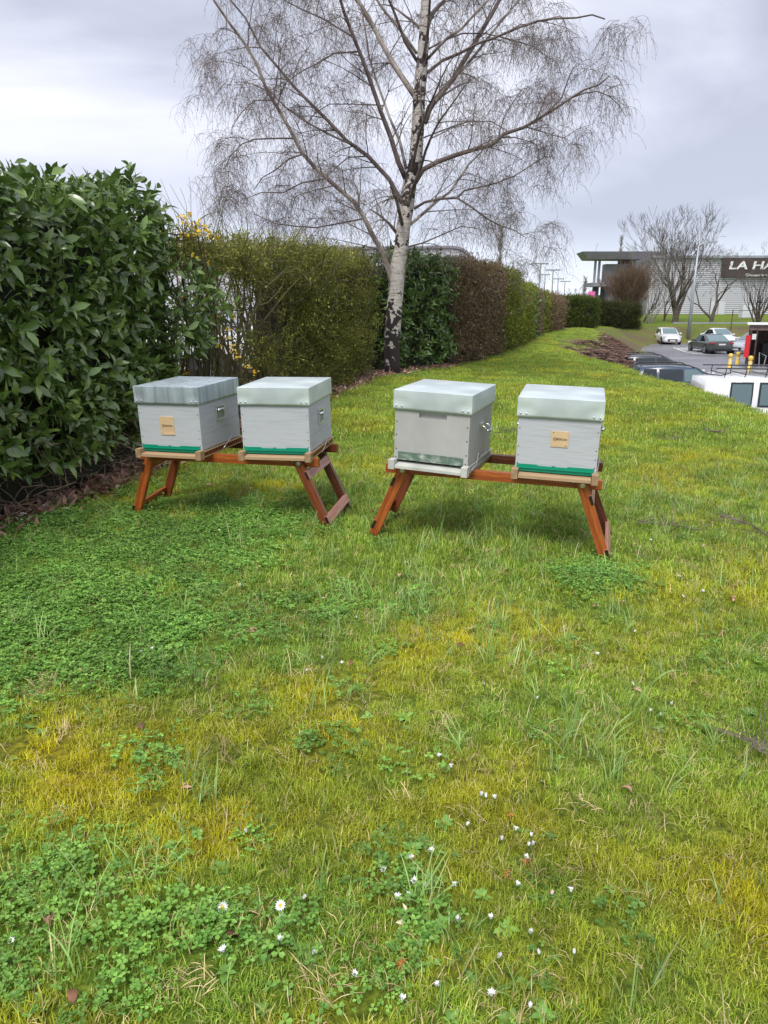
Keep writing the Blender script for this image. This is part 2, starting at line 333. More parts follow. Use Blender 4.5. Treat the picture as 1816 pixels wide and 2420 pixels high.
def scatter(name, coll, P, rot, scl, moss=None, parent=None, shade=.32):
    n = len(P); me = bpy.data.meshes.new(name); me.vertices.add(n); me.vertices.foreach_set('co', np.asarray(P, dtype=np.float32).ravel())
    nv = len(coll.objects)
    a = me.attributes.new('rot', 'FLOAT_VECTOR', 'POINT'); a.data.foreach_set('vector', np.asarray(rot, dtype=np.float32).ravel())
    a = me.attributes.new('scl', 'FLOAT', 'POINT'); a.data.foreach_set('value', np.asarray(scl, dtype=np.float32))
    a = me.attributes.new('vid', 'INT', 'POINT'); a.data.foreach_set('value', rng.integers(0, nv, n).astype(np.int32))
    Pa = np.asarray(P, dtype=float); sh = (rng.random(n) - .5) * 2 * shade + (fbm(Pa[:, 0] + Pa[:, 1], Pa[:, 2] * 1.3 + Pa[:, 1] * .7, 1.9, 77) - .5) * 1.6 * shade
    a = me.attributes.new('shade', 'FLOAT', 'POINT'); a.data.foreach_set('value', sh.astype(np.float32))
    a = me.attributes.new('moss', 'FLOAT', 'POINT'); a.data.foreach_set('value', np.asarray(moss if moss is not None else np.zeros(n), dtype=np.float32))
    o = bpy.data.objects.new(name, me); link(o, parent); o['kind'] = 'stuff'
    md = o.modifiers.new('scatter', 'NODES'); md.node_group = scatter_group(coll); return o
def tinted(verts, faces, tint, mat, smooth=True):
    o = mesh_obj('piece', verts, faces, mat, None, smooth, False)
    a = o.data.attributes.new('tint', 'FLOAT', 'POINT'); a.data.foreach_set('value', np.asarray(tint, dtype=np.float32)); return o
# blades of grass
def blade_patch(nb, rad, hmin, hmax, w, mat, lean=.7, segs=2):
    V = []; Fc = []; T = []
    for _ in range(nb):
        r = rad * math.sqrt(random.random()); a = random.random() * 6.283; x, y = r * math.cos(a), r * math.sin(a)
        d = random.random() * 6.283; dx, dy = math.cos(d), math.sin(d); L = random.uniform(hmin, hmax); ln = random.random() ** .7 * lean * 1.3; px_, py_ = -dy, dx
        b = len(V); t = random.random(); hw = w * random.uniform(.6, 1.2) / 2; cx, cy, cz = x, y, -.004; th = ln * .4
        for k in range(segs):
            ww = hw * (1 - .35 * k / segs); V += [(cx - px_ * ww, cy - py_ * ww, cz), (cx + px_ * ww, cy + py_ * ww, cz)]; T += [t, t]
            s = L / segs; cx += dx * math.sin(th) * s; cy += dy * math.sin(th) * s; cz += math.cos(th) * s; th += ln * 1.1 / segs * 1.2
        V.append((cx, cy, max(cz, .001))); T.append(t)
        for k in range(segs - 1): q = b + 2 * k; Fc.append((q, q + 1, q + 3, q + 2))
        q = b + 2 * (segs - 1); Fc.append((q, q + 1, q + 2))
    return tinted(V, Fc, T, mat)
def leaf_geo(L, Wd, curl=.3, fold=.25, rows=4):
    """leaf along +x, face up +z"""
    V = []; Fc = []
    for i in range(rows + 1):
        s = i / rows; w = Wd / 2 * (math.sin(math.pi * min(1, s ** .9 * .90 + .05)) ** .6) if 0 < i < rows else (.06 * Wd if i == 0 else .02 * Wd)
        x = L * s; z = -curl * L * s * s + .1 * L * s
        V += [(x, -w, z + fold * w), (x, 0, z), (x, w, z + fold * w)]
    for i in range(rows):
        a = 3 * i; Fc += [(a, a + 1, a + 4, a + 3), (a + 1, a + 2, a + 5, a + 4)]
    return V, Fc
def place(V, Fc, T, lv, lf, Mx, t):
    b = len(V)
    for v in lv: V.append(tuple(Mx @ Vector(v)))
    Fc += [tuple(i + b for i in f) for f in lf]; T += [t] * len(lv)
def sprig(nl, stem, Lr, wr, mat, spread=(.6, 1.2), curl=.3, stem_r=0, rows=3, fold=.25):
    V = []; Fc = []; T = []
    if stem_r:
        m = MB().tube([(0, 0, -.05), (0, 0, stem * .5), (.01, .01, stem)], [stem_r, stem_r * .8, stem_r * .4], 3, False); V += m.v; Fc += m.f; T += [.0] * len(m.v)
    for i in range(nl):
        L = random.uniform(*Lr); lv, lf = leaf_geo(L, L * random.uniform(*wr), curl * random.uniform(.2, 1.6), fold, rows)
        az = i * 2.4 + random.uniform(-.4, .4); el = random.uniform(*spread); z = stem * (i + .5) / nl * random.uniform(.8, 1.1)
        Mx = Matrix.Translation((0, 0, z)) @ Matrix.Rotation(az, 4, 'Z') @ Matrix.Rotation(-(math.pi / 2 - el), 4, 'Y') @ Matrix.Rotation(random.uniform(-.5, .5), 4, 'X')
        place(V, Fc, T, lv, lf, Mx, random.random())
    return tinted(V, Fc, T, mat)
def twiggy(nt_, Lr, mat, leaves, leafL, rad=.0035, wig=.35):
    """a bundle of short forked twigs with small leaves on them, growing to +z"""
    mb = MB(); pts = []
    for _ in range(nt_):
        p = Vector((random.uniform(-.08, .08), random.uniform(-.08, .08), random.uniform(-.08, .05))); d = Vector((random.uniform(-.8, .8), random.uniform(-.8, .8), 1)).normalized(); L = random.uniform(*Lr); q = [p.copy()]
        for k in range(4):
            p = p + d * L / 4; d = (d + Vector((random.uniform(-wig, wig), random.uniform(-wig, wig), random.uniform(-wig, wig)))).normalized(); q.append(p.copy()); pts.append((p.copy(), d.copy()))
        mb.tube(q, [rad, rad, rad * .8, rad * .6, rad * .4], 3, False)
    V = list(mb.v); Fc = list(mb.f); T = [0.] * len(V)
    for _ in range(leaves):
        p, d = random.choice(pts); L = random.uniform(*leafL); lv, lf = leaf_geo(L, L * .5, .5, .2, 2)
        Mx = Matrix.Translation(p + Vector((random.uniform(-.01, .01),) * 3)) @ Euler((random.uniform(0, 6.3), random.uniform(0, 6.3), random.uniform(0, 6.3))).to_matrix().to_4x4()
        place(V, Fc, T, lv, lf, Mx, random.uniform(.2, 1))
    return tinted(V, Fc, T, mat)
# ================================================================ TERRAIN
CREST = np.array([(5.2, -30), (5.2, 0), (5.3, 10.2), (5.5, 11.8), (5.7, 13.9), (5.68, 17.1), (5.95, 19.4), (6.0, 23.4), (6.6, 28.5), (7.9, 31.2), (9.6, 34.5), (12.4, 43.8), (15.0, 54), (17.8, 64), (22, 73), (32, 77), (70, 79), (140, 80)], float)
def crest_d(X, Y):
    """signed distance to the bank's crest, positive on the car park side"""
    X = np.asarray(X, float); Y = np.asarray(Y, float); best = np.full(X.shape, 1e9); sgn = np.ones(X.shape)
    for (x0, y0), (x1, y1) in zip(CREST[:-1], CREST[1:]):
        dx, dy = x1 - x0, y1 - y0; L2 = dx * dx + dy * dy; t = np.clip(((X - x0) * dx + (Y - y0) * dy) / L2, 0, 1)
        ex, ey = X - x0 - t * dx, Y - y0 - t * dy; d = np.hypot(ex, ey); s = np.sign(ex * dy - ey * dx); m = d < best - 1e-9
        best = np.where(m, d, best); sgn = np.where(m, np.where(s == 0, 1, s), sgn)
    return best * sgn
def sstep(a, b, x): t = np.clip((x - a) / (b - a), 0, 1); return t * t * (3 - 2 * t)
def lawn_z(X, Y):
    z = .085 - .035 * sstep(.3, 1.6, X) + .0 * Y
    z = z - .55 * sstep(24, 78, Y) + .62 * sstep(80, 100, Y) * 1.0
    return z + (fbm(X, Y, .9, 3) - .5) * .03 * sstep(2, 5, np.abs(Y) + 1.0) + (fbm(X, Y, 3.5, 5) - .5) * .012
def park_z(X, Y): return -2.4 + .3 * sstep(20, 70, Y)
def ground_z(X, Y):
    X = np.asarray(X, float); Y = np.asarray(Y, float); d = crest_d(X, Y)
    wd = 1.15 + 2.6 * sstep(23, 32, Y); t = np.clip(d / wd, 0, 1); t = t * t * (3 - 2 * t) * .35 + t * .65
    lz = lawn_z(X, Y) - .10 * sstep(-1.2, 0, d)
    return np.where(d <= 0, lz, lz + (park_z(X, Y) - .02 - lz) * t) + np.where((d > .2) & (d < wd), (fbm(X, Y, 2.5, 8) - .5) * .12, 0)
def gz(x, y): return float(ground_z(np.array([x]), np.array([y]))[0])
def on_ground(px, py):
    d = ray(px, py); o = Vector((0, 0, CAM_H)); t = .8
    while t < 200:
        p = o + d * t
        if p.z < gz(p.x, p.y): break
        t *= 1.01
    a, b = t / 1.01, t
    for _ in range(14):
        m = (a + b) / 2; p = o + d * m
        if p.z < gz(p.x, p.y): b = m
        else: a = m
    return o + d * b
def moss_amount(X, Y):
    px, py = project(X, Y, np.full(np.shape(X), .07))
    m = (fbm(X, Y, 1.3, 11) - .5) * 1.7 + .06 + (fbm(X, Y, 6, 12) - .5) * .9
    for cx, cy, rx, ry, v in [(230, 1840, 330, 150, .5), (930, 1620, 230, 130, .35), (520, 1990, 330, 90, .35), (1150, 1950, 250, 160, .22), (1740, 1950, 110, 150, .25), (1000, 1520, 130, 50, .3), (820, 1700, 160, 130, .25),
                               (1550, 1720, 230, 170, .16), (300, 1380, 480, 190, -.5), (250, 2260, 430, 160, -.6), (1150, 1260, 330, 80, -.3), (900, 1450, 200, 60, -.2), (1130, 2180, 300, 110, -.1), (1500, 900, 250, 80, .15), (1650, 1150, 160, 120, .1), (1550, 1080, 200, 70, .1), (850, 1090, 120, 60, .1)]:
        m = m + v * np.exp(-((px - cx) / rx) ** 2 - ((py - cy) / ry) ** 2)
    return np.clip(m, 0, 1) * np.where(Y > 7, .75, 1)
def grid(name, xs, ys, zf, keep, mat, kind, attrs=None, smooth=True):
    X, Y = np.meshgrid(xs, ys); Z = zf(X, Y); nx, ny = len(xs), len(ys)
    idx = np.arange(nx * ny).reshape(ny, nx); q = np.stack([idx[:-1, :-1], idx[:-1, 1:], idx[1:, 1:], idx[1:, :-1]], -1).reshape(-1, 4)
    cx = ((X[:-1, :-1] + X[1:, 1:]) / 2).ravel(); cy = ((Y[:-1, :-1] + Y[1:, 1:]) / 2).ravel(); q = q[keep(cx, cy)]
    used = np.unique(q); rem = np.zeros(nx * ny, int); rem[used] = np.arange(len(used)); V = np.stack([X.ravel(), Y.ravel(), Z.ravel()], 1)[used]
    o = mesh_obj(name, V, rem[q], mat, None, smooth); tag(o, kind=kind)
    if attrs:
        for nm, fn in attrs.items():
            a = o.data.attributes.new(nm, 'FLOAT', 'POINT'); a.data.foreach_set('value', fn(V[:, 0], V[:, 1]).astype(np.float32))
    return o
def lawn_mat():
    m, t, b = base_mat('lawn_turf', (.1, .15, .03), .9, 0, .2)
    g = N(t, 'ShaderNodeNewGeometry'); a = N(t, 'ShaderNodeAttribute', attribute_name='moss'); s = N(t, 'ShaderNodeAttribute', attribute_name='soil')
    n = N(t, 'ShaderNodeTexNoise'); n.inputs['Scale'].default_value = 34; n.inputs['Detail'].default_value = 8; n.inputs['Roughness'].default_value = .7; t.links.new(g.outputs['Position'], n.inputs[0])
    n2 = N(t, 'ShaderNodeTexNoise'); n2.inputs['Scale'].default_value = .55; n2.inputs['Detail'].default_value = 5; t.links.new(g.outputs['Position'], n2.inputs[0])
    r = ramp(t, [(.3, (.035, .065, .008)), (.5, (.105, .17, .018)), (.7, (.27, .35, .045))], n.outputs[0])
    r2 = ramp(t, [(.35, (.80, .92, .75)), (.65, (1.25, 1.12, 1.1))], n2.outputs[0])
    mm = N(t, 'ShaderNodeMix', data_type='RGBA', blend_type='MULTIPLY'); mm.inputs['Factor'].default_value = 1; t.links.new(r.outputs[0], mm.inputs['A']); t.links.new(r2.outputs[0], mm.inputs['B'])
    ry = ramp(t, [(.35, (.06, .055, .008)), (.5, (.2, .17, .012)), (.68, (.44, .36, .02))], n.outputs[0])
    mx = N(t, 'ShaderNodeMix', data_type='RGBA'); t.links.new(mm.outputs['Result'], mx.inputs['A']); t.links.new(ry.outputs[0], mx.inputs['B']); t.links.new(a.outputs['Fac'], mx.inputs['Factor'])
    rs = ramp(t, [(.35, (.08, .052, .038)), (.65, (.22, .15, .115))], n.outputs[0])
    ms_ = N(t, 'ShaderNodeMix', data_type='RGBA'); t.links.new(mx.outputs['Result'], ms_.inputs['A']); t.links.new(rs.outputs[0], ms_.inputs['B']); t.links.new(s.outputs['Fac'], ms_.inputs['Factor'])
    t.links.new(ms_.outputs['Result'], b.inputs['Base Color'])
    bp = N(t, 'ShaderNodeBump'); bp.inputs['Strength'].default_value = .7; bp.inputs['Distance'].default_value = .03; t.links.new(n.outputs[0], bp.inputs['Height']); t.links.new(bp.outputs[0], b.inputs['Normal'])
    return m
M['lawn'] = lawn_mat()
HEDGE_FACE = [(-2.62, 2.0), (-2.40, 4.25), (-2.12, 5.4), (-1.88, 6.9), (-1.62, 8.0), (-.20, 14.2), (.50, 15.6), (1.70, 17.6), (4.05, 23.8), (4.9, 26.5), (6.7, 34.5), (8.4, 40.5), (10.6, 48), (12.9, 54.5), (14.2, 58.5), (16.6, 64)]
HF = np.array(HEDGE_FACE)
def hedge_x(Y): return np.interp(Y, HF[:, 1], HF[:, 0])
def soil(X, Y):
    d = crest_d(X, Y); wd = 1.15 + 2.6 * sstep(23, 32, Y)
    a = sstep(.0, .35, d + (fbm(X, Y, 2.2, 21) - .5) * .9) * (1 - .8 * sstep(wd - .5, wd - .1, d) * (Y < 60)) * np.where(Y > 50, .35 + .5 * sstep(.4, .6, fbm(X, Y, .5, 25)), 1.)
    a = np.maximum(a, .8 * np.exp(-((X - 8.5) / 1.6) ** 2 - ((Y - 32.5) / 2.0) ** 2) * (d > -.8))
    hd = X - hedge_x(Y); h = (1 - sstep(.02, .22, hd + (fbm(X, Y, 5, 22) - .5) * .35)) * (Y < 66)
    return np.clip(np.maximum(a, h), 0, 1)
MA = {'moss': moss_amount, 'soil': soil}
near_box = lambda cx, cy: (cx > -4) & (cx < 6) & (cy > 0) & (cy < 10)
grid('lawn', np.arange(-4, 6.01, .05), np.arange(0, 10.01, .05), ground_z, lambda cx, cy: cx > -99, M['lawn'], 'structure', MA)
xs = np.unique(np.concatenate([np.arange(-120, -8, 6), np.arange(-8, 34, .4), np.arange(34, 160, 3)])); xs = np.unique(np.concatenate([xs[(xs < -4) | (xs > 6)], np.arange(-4, 6.01, .4), [-4, 6]]))
ys = np.unique(np.concatenate([np.arange(-30, 0, 2.), np.arange(0, 10, .4), np.arange(10, 40, .4), np.arange(40, 84, .8), np.arange(84, 140, 3), [0, 10]]))
grid('ground', xs, ys, ground_z, lambda cx, cy: ~near_box(cx, cy) & (crest_d(cx, cy) < 6.5), M['lawn'], 'structure', MA)
far = MB().add([(-1500, 130, -.2), (1500, 130, -.2), (1500, 2600, -.2), (-1500, 2600, -.2)], [(0, 1, 2, 3)]); tag(far.build('land', M['lawn']), kind='structure')
pk = grid('car_park', np.arange(4, 150, 3.), np.arange(-30, 90, 3.), lambda X, Y: park_z(X, Y), lambda cx, cy: (crest_d(cx, cy) > -1.5), M['asphalt'], 'structure')
print('terrain')
# ================================================================ BEE HIVES
def rotm(yaw, tx, ty): return Matrix.Rotation(ty, 4, 'Y') @ Matrix.Rotation(tx, 4, 'X') @ Matrix.Rotation(yaw, 4, 'Z')
hw_, hd_, hh_, RW, RD, RH = .433, .507, .298, .452, .528, .106
def text_obj(name, body, size, mat, parent, loc, rot, extrude=.001, shear=0., offset=0., align='CENTER', xs=1.):
    c = bpy.data.curves.new(name, 'FONT'); c.body = body; c.size = size; c.extrude = extrude; c.shear = shear; c.offset = offset; c.align_x = align; c.align_y = 'CENTER'
    c.materials.append(mat); o = bpy.data.objects.new(name, c); o.location = loc; o.rotation_euler = rot; o.scale = (xs, 1, 1); col.objects.link(o); me = bpy.data.meshes.new_from_object(o); loc_, rot_, sc_ = o.location.copy(), o.rotation_euler.copy(), o.scale.copy(); bpy.data.objects.remove(o)
    o = bpy.data.objects.new(name, me); link(o, parent); o.location, o.rotation_euler, o.scale = loc_, rot_, sc_; return o
def hive(label, loc, yaw, tx, ty, kind, streak=False, plate=False):
    e = empty('beehive', loc, 0, label, 'beehive', 'beehives standing in pairs on the wooden stands'); e.rotation_euler = rotm(yaw, tx, ty).to_euler()
    white = kind == 'recess'; hm = M['hive_warm'] if white else M['hive']
    # body
    mb = MB()
    if white:   # front wall built round a recessed hand grip
        x0, x1, z0, z1 = -.075, .085, hh_ - .052, hh_ - .024; yf = -hd_ / 2
        mb.box((0, .010, hh_ / 2), (hw_, hd_ - .02, hh_))
        mb.box(((-hw_ / 2 + x0) / 2, yf + .01 - .0, hh_ / 2), (x0 + hw_ / 2, .02, hh_)); mb.box(((hw_ / 2 + x1) / 2, yf + .01, hh_ / 2), (hw_ / 2 - x1, .02, hh_))
        mb.box(((x0 + x1) / 2, yf + .01, z0 / 2), (x1 - x0, .02, z0)); mb.box(((x0 + x1) / 2, yf + .01, (hh_ + z1) / 2), (x1 - x0, .02, hh_ - z1))
        o = mb.build('body', hm, e)
    else:
        mb.box((0, 0, hh_ / 2), (hw_, hd_, hh_)); o = mb.build('body', hm, e, .0022)
    # roof: galvanised cap with soft dents by the nails on the front
    n = 24; V = []; Fc = []
    loopn = [(-RW / 2 + RW * i / n, -RD / 2) for i in range(n)] + [(RW / 2, -RD / 2 + RD * i / 10) for i in range(10)] + [(RW / 2 - RW * i / 6, RD / 2) for i in range(6)] + [(-RW / 2, RD / 2 - RD * i / 6) for i in range(6)]
    rows = 8; m_ = len(loopn)
    for r in range(rows + 1):
        z = hh_ + RH * r / rows - .012
        for (x, y) in loopn:
            dy = 0
            if abs(y + RD / 2) < 1e-6 and 0 < r < rows:
                for nx in (-RW / 2 + .035, RW / 2 - .035): dy += .0065 * math.exp(-((x - nx) / .045) ** 2 - ((z - hh_ - .035) / .03) ** 2)
                dy -= .002 * math.sin(math.pi * r / rows)
            V.append((x, y + dy, z))
    for r in range(rows):
        for k in range(m_): a = r * m_ + k; b_ = r * m_ + (k + 1) % m_; Fc.append((a, b_, b_ + m_, a + m_))
    top = len(V)
    for (x, y) in loopn: V.append((x * .985, y * .987, hh_ + RH - .0095))
    for k in range(m_): a = rows * m_ + k; b_ = rows * m_ + (k + 1) % m_; Fc.append((a, b_, top + (k + 1) % m_, top + k))
    Fc.append(tuple(top + k for k in range(m_)))
    ro = mesh_obj('roof', V, Fc, M['zinc_streaked'] if streak else M['zinc'], e, False)
    for p in ro.data.polygons: p.use_smooth = len(p.vertices) == 4
    try: ro.data.set_sharp_from_angle(angle=R(40))
    except Exception: pass
    sd_ = ro.modifiers.new('sheet', 'SOLIDIFY'); sd_.thickness = .0015
    for nx in (-RW / 2 + .018, -RW / 2 + .05, RW / 2 - .05, RW / 2 - .018):
        nb = MB().lathe((nx, -RD / 2 - .0005, hh_ + .008), [(.0055, 0), (.005, -.0025), (.0025, -.0042)], 8, 'y'); nb.build('nail', M['steel'], ro, smooth=True)
    # floor: side rails with slots, landing board and end blocks
    wm = M['hive_white'] if white else M['pine']; rail = M['hive_warm'] if white else M['stain_mid']
    for sx_ in (-1, 1):
        x = sx_ * (hw_ / 2 - .004)
        rb = MB(); rb.box((x, .018, -.0085), (.026, hd_ + .03, .007)); rb.box((x, .018, -.040), (.026, hd_ + .03, .008)); rb.box((x - sx_ * .005, .018, -.025), (.014, hd_ + .03, .026))
        r_ = rb.build('floor_rail', rail if white else M['pine'], e)
        sb = MB()
        for k in range(18): sb.box((x + sx_ * .008, -hd_ / 2 + .03 + k * .0275, -.0245), (.011, .0125, .022))
        so_ = sb.build('rail_slats', rail, r_); so_['kind'] = 'stuff'
        bb = MB().box((sx_ * (hw_ / 2 - .003), -hd_ / 2 - .03, -.023), (.036, .052, .056)); bb.build('end_block', M['hive_white'] if white else M['pine_end'], e, .0015)
    lb = MB(); y0 = -hd_ / 2 - .052; w2 = hw_ / 2 - .023
    lb.add([(-w2, y0, -.043), (w2, y0, -.043), (w2, y0, -.026), (-w2, y0, -.026), (-w2, -hd_ / 2 + .03, -.016), (w2, -hd_ / 2 + .03, -.016), (-w2, -hd_ / 2 + .03, -.043), (w2, -hd_ / 2 + .03, -.043)],
           [(0, 1, 2, 3), (3, 2, 5, 4), (6, 4, 5, 7), (0, 6, 7, 1), (0, 3, 4, 6), (1, 7, 5, 2)]); lb.build('landing_board', wm, e, .001)
    MB().box((0, .03, -.03), (hw_ - .04, hd_ - .04, .012)).build('floor_panel', M['slot'], e)
    if white:
        MB().box((.0, -hd_ / 2 - .002, .022), (hw_ - .05, .003, .046)).build('entrance_grille', M['verdigris'], e)
        for (z) in (.215, .14, .06, .012):
            for sx_ in (-1, 1): MB().lathe((sx_ * (hw_ / 2 - .011), -hd_ / 2 - .0004, z), [(.0042, 0), (.004, -.0006)], 8, 'y').build('nail_head', M['nail'], e)
    else:
        g = MB(); yf = -hd_ / 2 - .004; xa, xb = -hw_ / 2 + .008, hw_ / 2 - .012
        for (a, b_, h) in ((0, .27, .027), (.27, .46, .021), (.46, .50, .026), (.50, .66, .021), (.66, 1, .027)):
            g.box((xa + (xb - xa) * (a + b_) / 2, yf, (h - .012) / 2), ((xb - xa) * (b_ - a), .005, h + .012))
        g.box(((xa + xb) / 2, yf - .006, .008), ((xb - xa) * .93, .009, .004)); g.build('entrance_strip', M['green'], e)
        for z in (.225, .125, .075, .03):
            for sx_ in (-1, 1): MB().lathe((sx_ * (hw_ / 2 - .011), -hd_ / 2 - .0004, z), [(.003, 0), (.003, -.0006)], 8, 'y').build('nail_head', M['nail'], e)
    # carrying handle on each long side
    for sx_ in (-1, 1):
        x = sx_ * hw_ / 2; hy, hz = -.0, hh_ * .62 if kind != 'high' else hh_ * .68
        hb = MB(); fw, fh, tk = .112, .086, .010
        if white:
            hb.box((x + sx_ * .003, hy, hz + .01), (.006, .10, .03)); h_o = hb.build('handle_plate', M['steel'], e, .001)
            b = MB(); arc = [(x + sx_ * (.006 + .05 * math.sin(a)), hy - .045, hz + .012 - .05 * (1 - math.cos(a))) for a in (0, .5, 1.1)]
            b.tube(arc, .0055, 8); b.tube([(p[0], hy + .045, p[2]) for p in arc], .0055, 8); b.tube([(arc[-1][0], hy - .05, arc[-1][2]), (arc[-1][0] + sx_ * .006, hy, arc[-1][2] - .006), (arc[-1][0], hy + .05, arc[-1][2])], .0075, 8)
            b.build('bail', M['steel'], h_o, smooth=True)
        else:
            for dz, d in ((fh / 2, (tk, fw, .014)), (-fh / 2, (tk, fw, .010))): hb.box((x + sx_ * tk / 2, hy, hz + dz), d)
            for dy in (-1, 1): hb.box((x + sx_ * (tk / 2 - .0005), hy + dy * (fw / 2 - .004), hz), (tk - .001, .010, fh))
            h_o = hb.build('handle', M['steel'], e, .0015)
            MB().box((x + sx_ * .001, hy, hz), (.002, fw - .014, fh - .008)).build('recess_plate', noisy_plate, h_o)
            b = MB(); b.tube([(x + sx_ * .016, hy - fw * .42, hz + fh * .22), (x + sx_ * .02, hy, hz + fh * .24), (x + sx_ * .016, hy + fw * .42, hz + fh * .22)], .0085, 8); b.build('grip', M['steel'], h_o, smooth=True)
    # bent wire clip on the floor rail
    for sx_ in (1,):
        x = sx_ * (hw_ / 2 + .012)
        if white: pts = [(x, -.20, -.03), (x, -.10, -.022), (x, -.065, .042), (x, -.03, .012), (x, .12, .008), (x, .2, .0)]
        elif streak: pts = [(x, -.02, -.035), (x + .006, .02, -.012), (x + .012, .09, .035)]
        else: pts = [(x, -.04, -.044), (x + .004, .02, -.02), (x + .006, .05, .0), (x + .004, .07, .02), (x, .09, -.006), (x, .16, -.03)]
        MB().tube(pts, .0028, 6).build('wire_clip', M['steel'] if streak else M['hive_warm'], e, smooth=True)
    if plate:
        cx, cz, pw, ph = plate; po = MB().box((cx, -hd_ / 2 - .0022, cz), (pw, .004, ph)).build('name_plate', M['plate'], e, .0006)
        text_obj('lettering', 'Ty', .020, M['ink'], po, (cx - pw * .30, -hd_ / 2 - .0048, cz), (R(90), 0, 0), .0004, .5, .0004, xs=1.25)
        text_obj('lettering', 'ESSICRA', .0155, M['ink'], po, (cx + pw * .13, -hd_ / 2 - .0048, cz), (R(90), 0, 0), .0004, .15, .0002)
        for a, b_ in (((.36, .36), (-.36, -.38)) if kind == 'high' else ((-.38, .40), (.38, -.40))): MB().lathe((cx + pw * a, -hd_ / 2 - .0043, cz + ph * b_), [(.003, 0), (.002, -.001)], 8, 'y').build('screw', M['nail'], po)
    return e
noisy_plate = noisy('handle_recess', (.20, .27, .22), (.40, .46, .40), 20, .5, .3)
hive('grey beehive with streaked metal lid and wooden name plate, beside the laurel hedge', (-1.264, 4.822, .559), -.290, .022, -.019, 'high', True, (-.015, .150, .100, .115))
hive('plain pale grey beehive with green entrance strip and no plate, on the left stand', (-.615, 4.727, .565), -.189, .025, -.016, 'plain')
hive('grey beehive with recessed hand grip and white landing board, no name plate', (.352, 4.298, .582), -.377, .030, .025, 'recess')
hive('pale grey beehive with square plywood name plate over a green strip, on the far right', (.999, 4.180, .565), -.262, .035, .018, 'plain', False, (.010, .176, .092, .086))
# ================================================================ STANDS
def stand(label, A, B, u_bolts, u_feet, zf, back, mats, xbars):
    """A,B: top front corners of the front beam. local frame: x along the beam, y backwards, z up"""
    A, B = Vector(A), Vector(B); ux = (B - A); L = ux.length; ux.normalize(); uy = Vector((-ux.y, ux.x, 0)).normalized(); uy = (uy * 1 + Vector((0, 0, .028))).normalized(); uz = ux.cross(uy)
    e = empty('hive_stand', (0, 0, 0), 0, label, 'stand', 'wooden beehive stands'); Mx = Matrix((ux, uy, uz)).transposed().to_4x4(); Mx.translation = A; e.matrix_world = Mx
    inv = Mx.inverted(); BH, BT = .054, .036
    def plank(name, a, b, w, t, up, mat, bev=.002):
        """own local axes: x along the plank, so the grain follows it"""
        a, b = Vector(a), Vector(b); d = (b - a); Ln = d.length; d.normalize(); s = d.cross(Vector(up)).normalized(); u = s.cross(d)
        o = MB().box((0, 0, 0), (Ln, w, t)).build(name, mat, e, bev); m4 = Matrix((d, s, u)).transposed().to_4x4(); m4.translation = (a + b) / 2; o.matrix_local = m4
        return o
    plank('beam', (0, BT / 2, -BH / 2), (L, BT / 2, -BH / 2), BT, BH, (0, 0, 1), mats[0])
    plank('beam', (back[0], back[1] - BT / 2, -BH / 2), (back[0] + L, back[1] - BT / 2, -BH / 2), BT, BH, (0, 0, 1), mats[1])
    for xb in xbars: plank('cross_bar', (xb, BT + .001, -.016), (xb + .03, back[1] - BT - .001, -.016), .045, .026, (0, 0, 1), M['stain_sheen'])
    for i in (0, 1):
        s = -1 if i == 0 else 1
        for j, yy in ((0, -.018), (1, back[1] - BT - .019 if i == 0 else back[1] - BT - .019)):
            sh = back[0] if j else 0
            bu, fu = u_bolts[i] + sh, u_feet[i] + sh; zb = -.027; d = Vector((fu - bu, 0, zf[i][j] - zb)); d.normalize(); top = Vector((bu, yy, zb)) - d * .034; bot = Vector((fu, yy, zf[i][j])) + d * .02
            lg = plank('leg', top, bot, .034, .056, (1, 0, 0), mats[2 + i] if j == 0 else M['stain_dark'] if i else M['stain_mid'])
            bc = MB().lathe((0, 0, 0), [(.013, 0), (.013, -.003), (.0075, -.0035), (.006, -.009)], 10, 'y')
            if j == 0: bo = bc.build('bolt', M['steel'], e); bo.location = (bu, yy - .017, zb)
            if j == 0: MB().lathe((0, 0, 0), [(.0035, 0), (.003, -.002)], 8, 'y').build('screw', M['steel'], e).location = (bu - .05 * s, -.0005, zb + .005)
            if j == 0: dd, pb, pf = d.copy(), Vector((bu, 0, zb)), Vector((fu, 0, zf[i][j]))
        # rails let into the outer edges of the two legs
        outn = Vector((s * dd.z * -1, 0, dd.x * s)).normalized()
        if outn.x * s < 0: outn = -outn
        for t_, nm, mt in ((.20, 'leg_rail', M['stain_sheen'] if s > 0 else M['stain']), (.90, 'leg_rail', M['stain_sheen'] if s > 0 else M['stain'])):
            c = pb.lerp(pf, t_) + outn * .022; sh = back[0]
            a_ = Vector((c.x, -.0375, c.z)); b_ = Vector((c.x + sh, back[1] - BT + .0, c.z + (zf[i][1] - zf[i][0]) * t_))
            o = plank(nm, a_, b_, .056, .018, outn, mt)
            ec = MB().box((0, 0, 0), (.002, .052, .016)).build('end_grain', M['endgrain'], o); ec.location = (-(b_ - a_).length / 2 - .0012, 0, 0)
    return e
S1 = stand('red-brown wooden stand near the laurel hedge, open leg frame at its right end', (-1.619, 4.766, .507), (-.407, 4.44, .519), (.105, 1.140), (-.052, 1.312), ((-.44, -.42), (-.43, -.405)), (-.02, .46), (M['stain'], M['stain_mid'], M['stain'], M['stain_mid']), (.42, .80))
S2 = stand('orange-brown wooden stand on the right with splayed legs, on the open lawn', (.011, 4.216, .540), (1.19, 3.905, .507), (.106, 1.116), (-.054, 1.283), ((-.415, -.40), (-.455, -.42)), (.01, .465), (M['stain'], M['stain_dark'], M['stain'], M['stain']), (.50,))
print('hives')
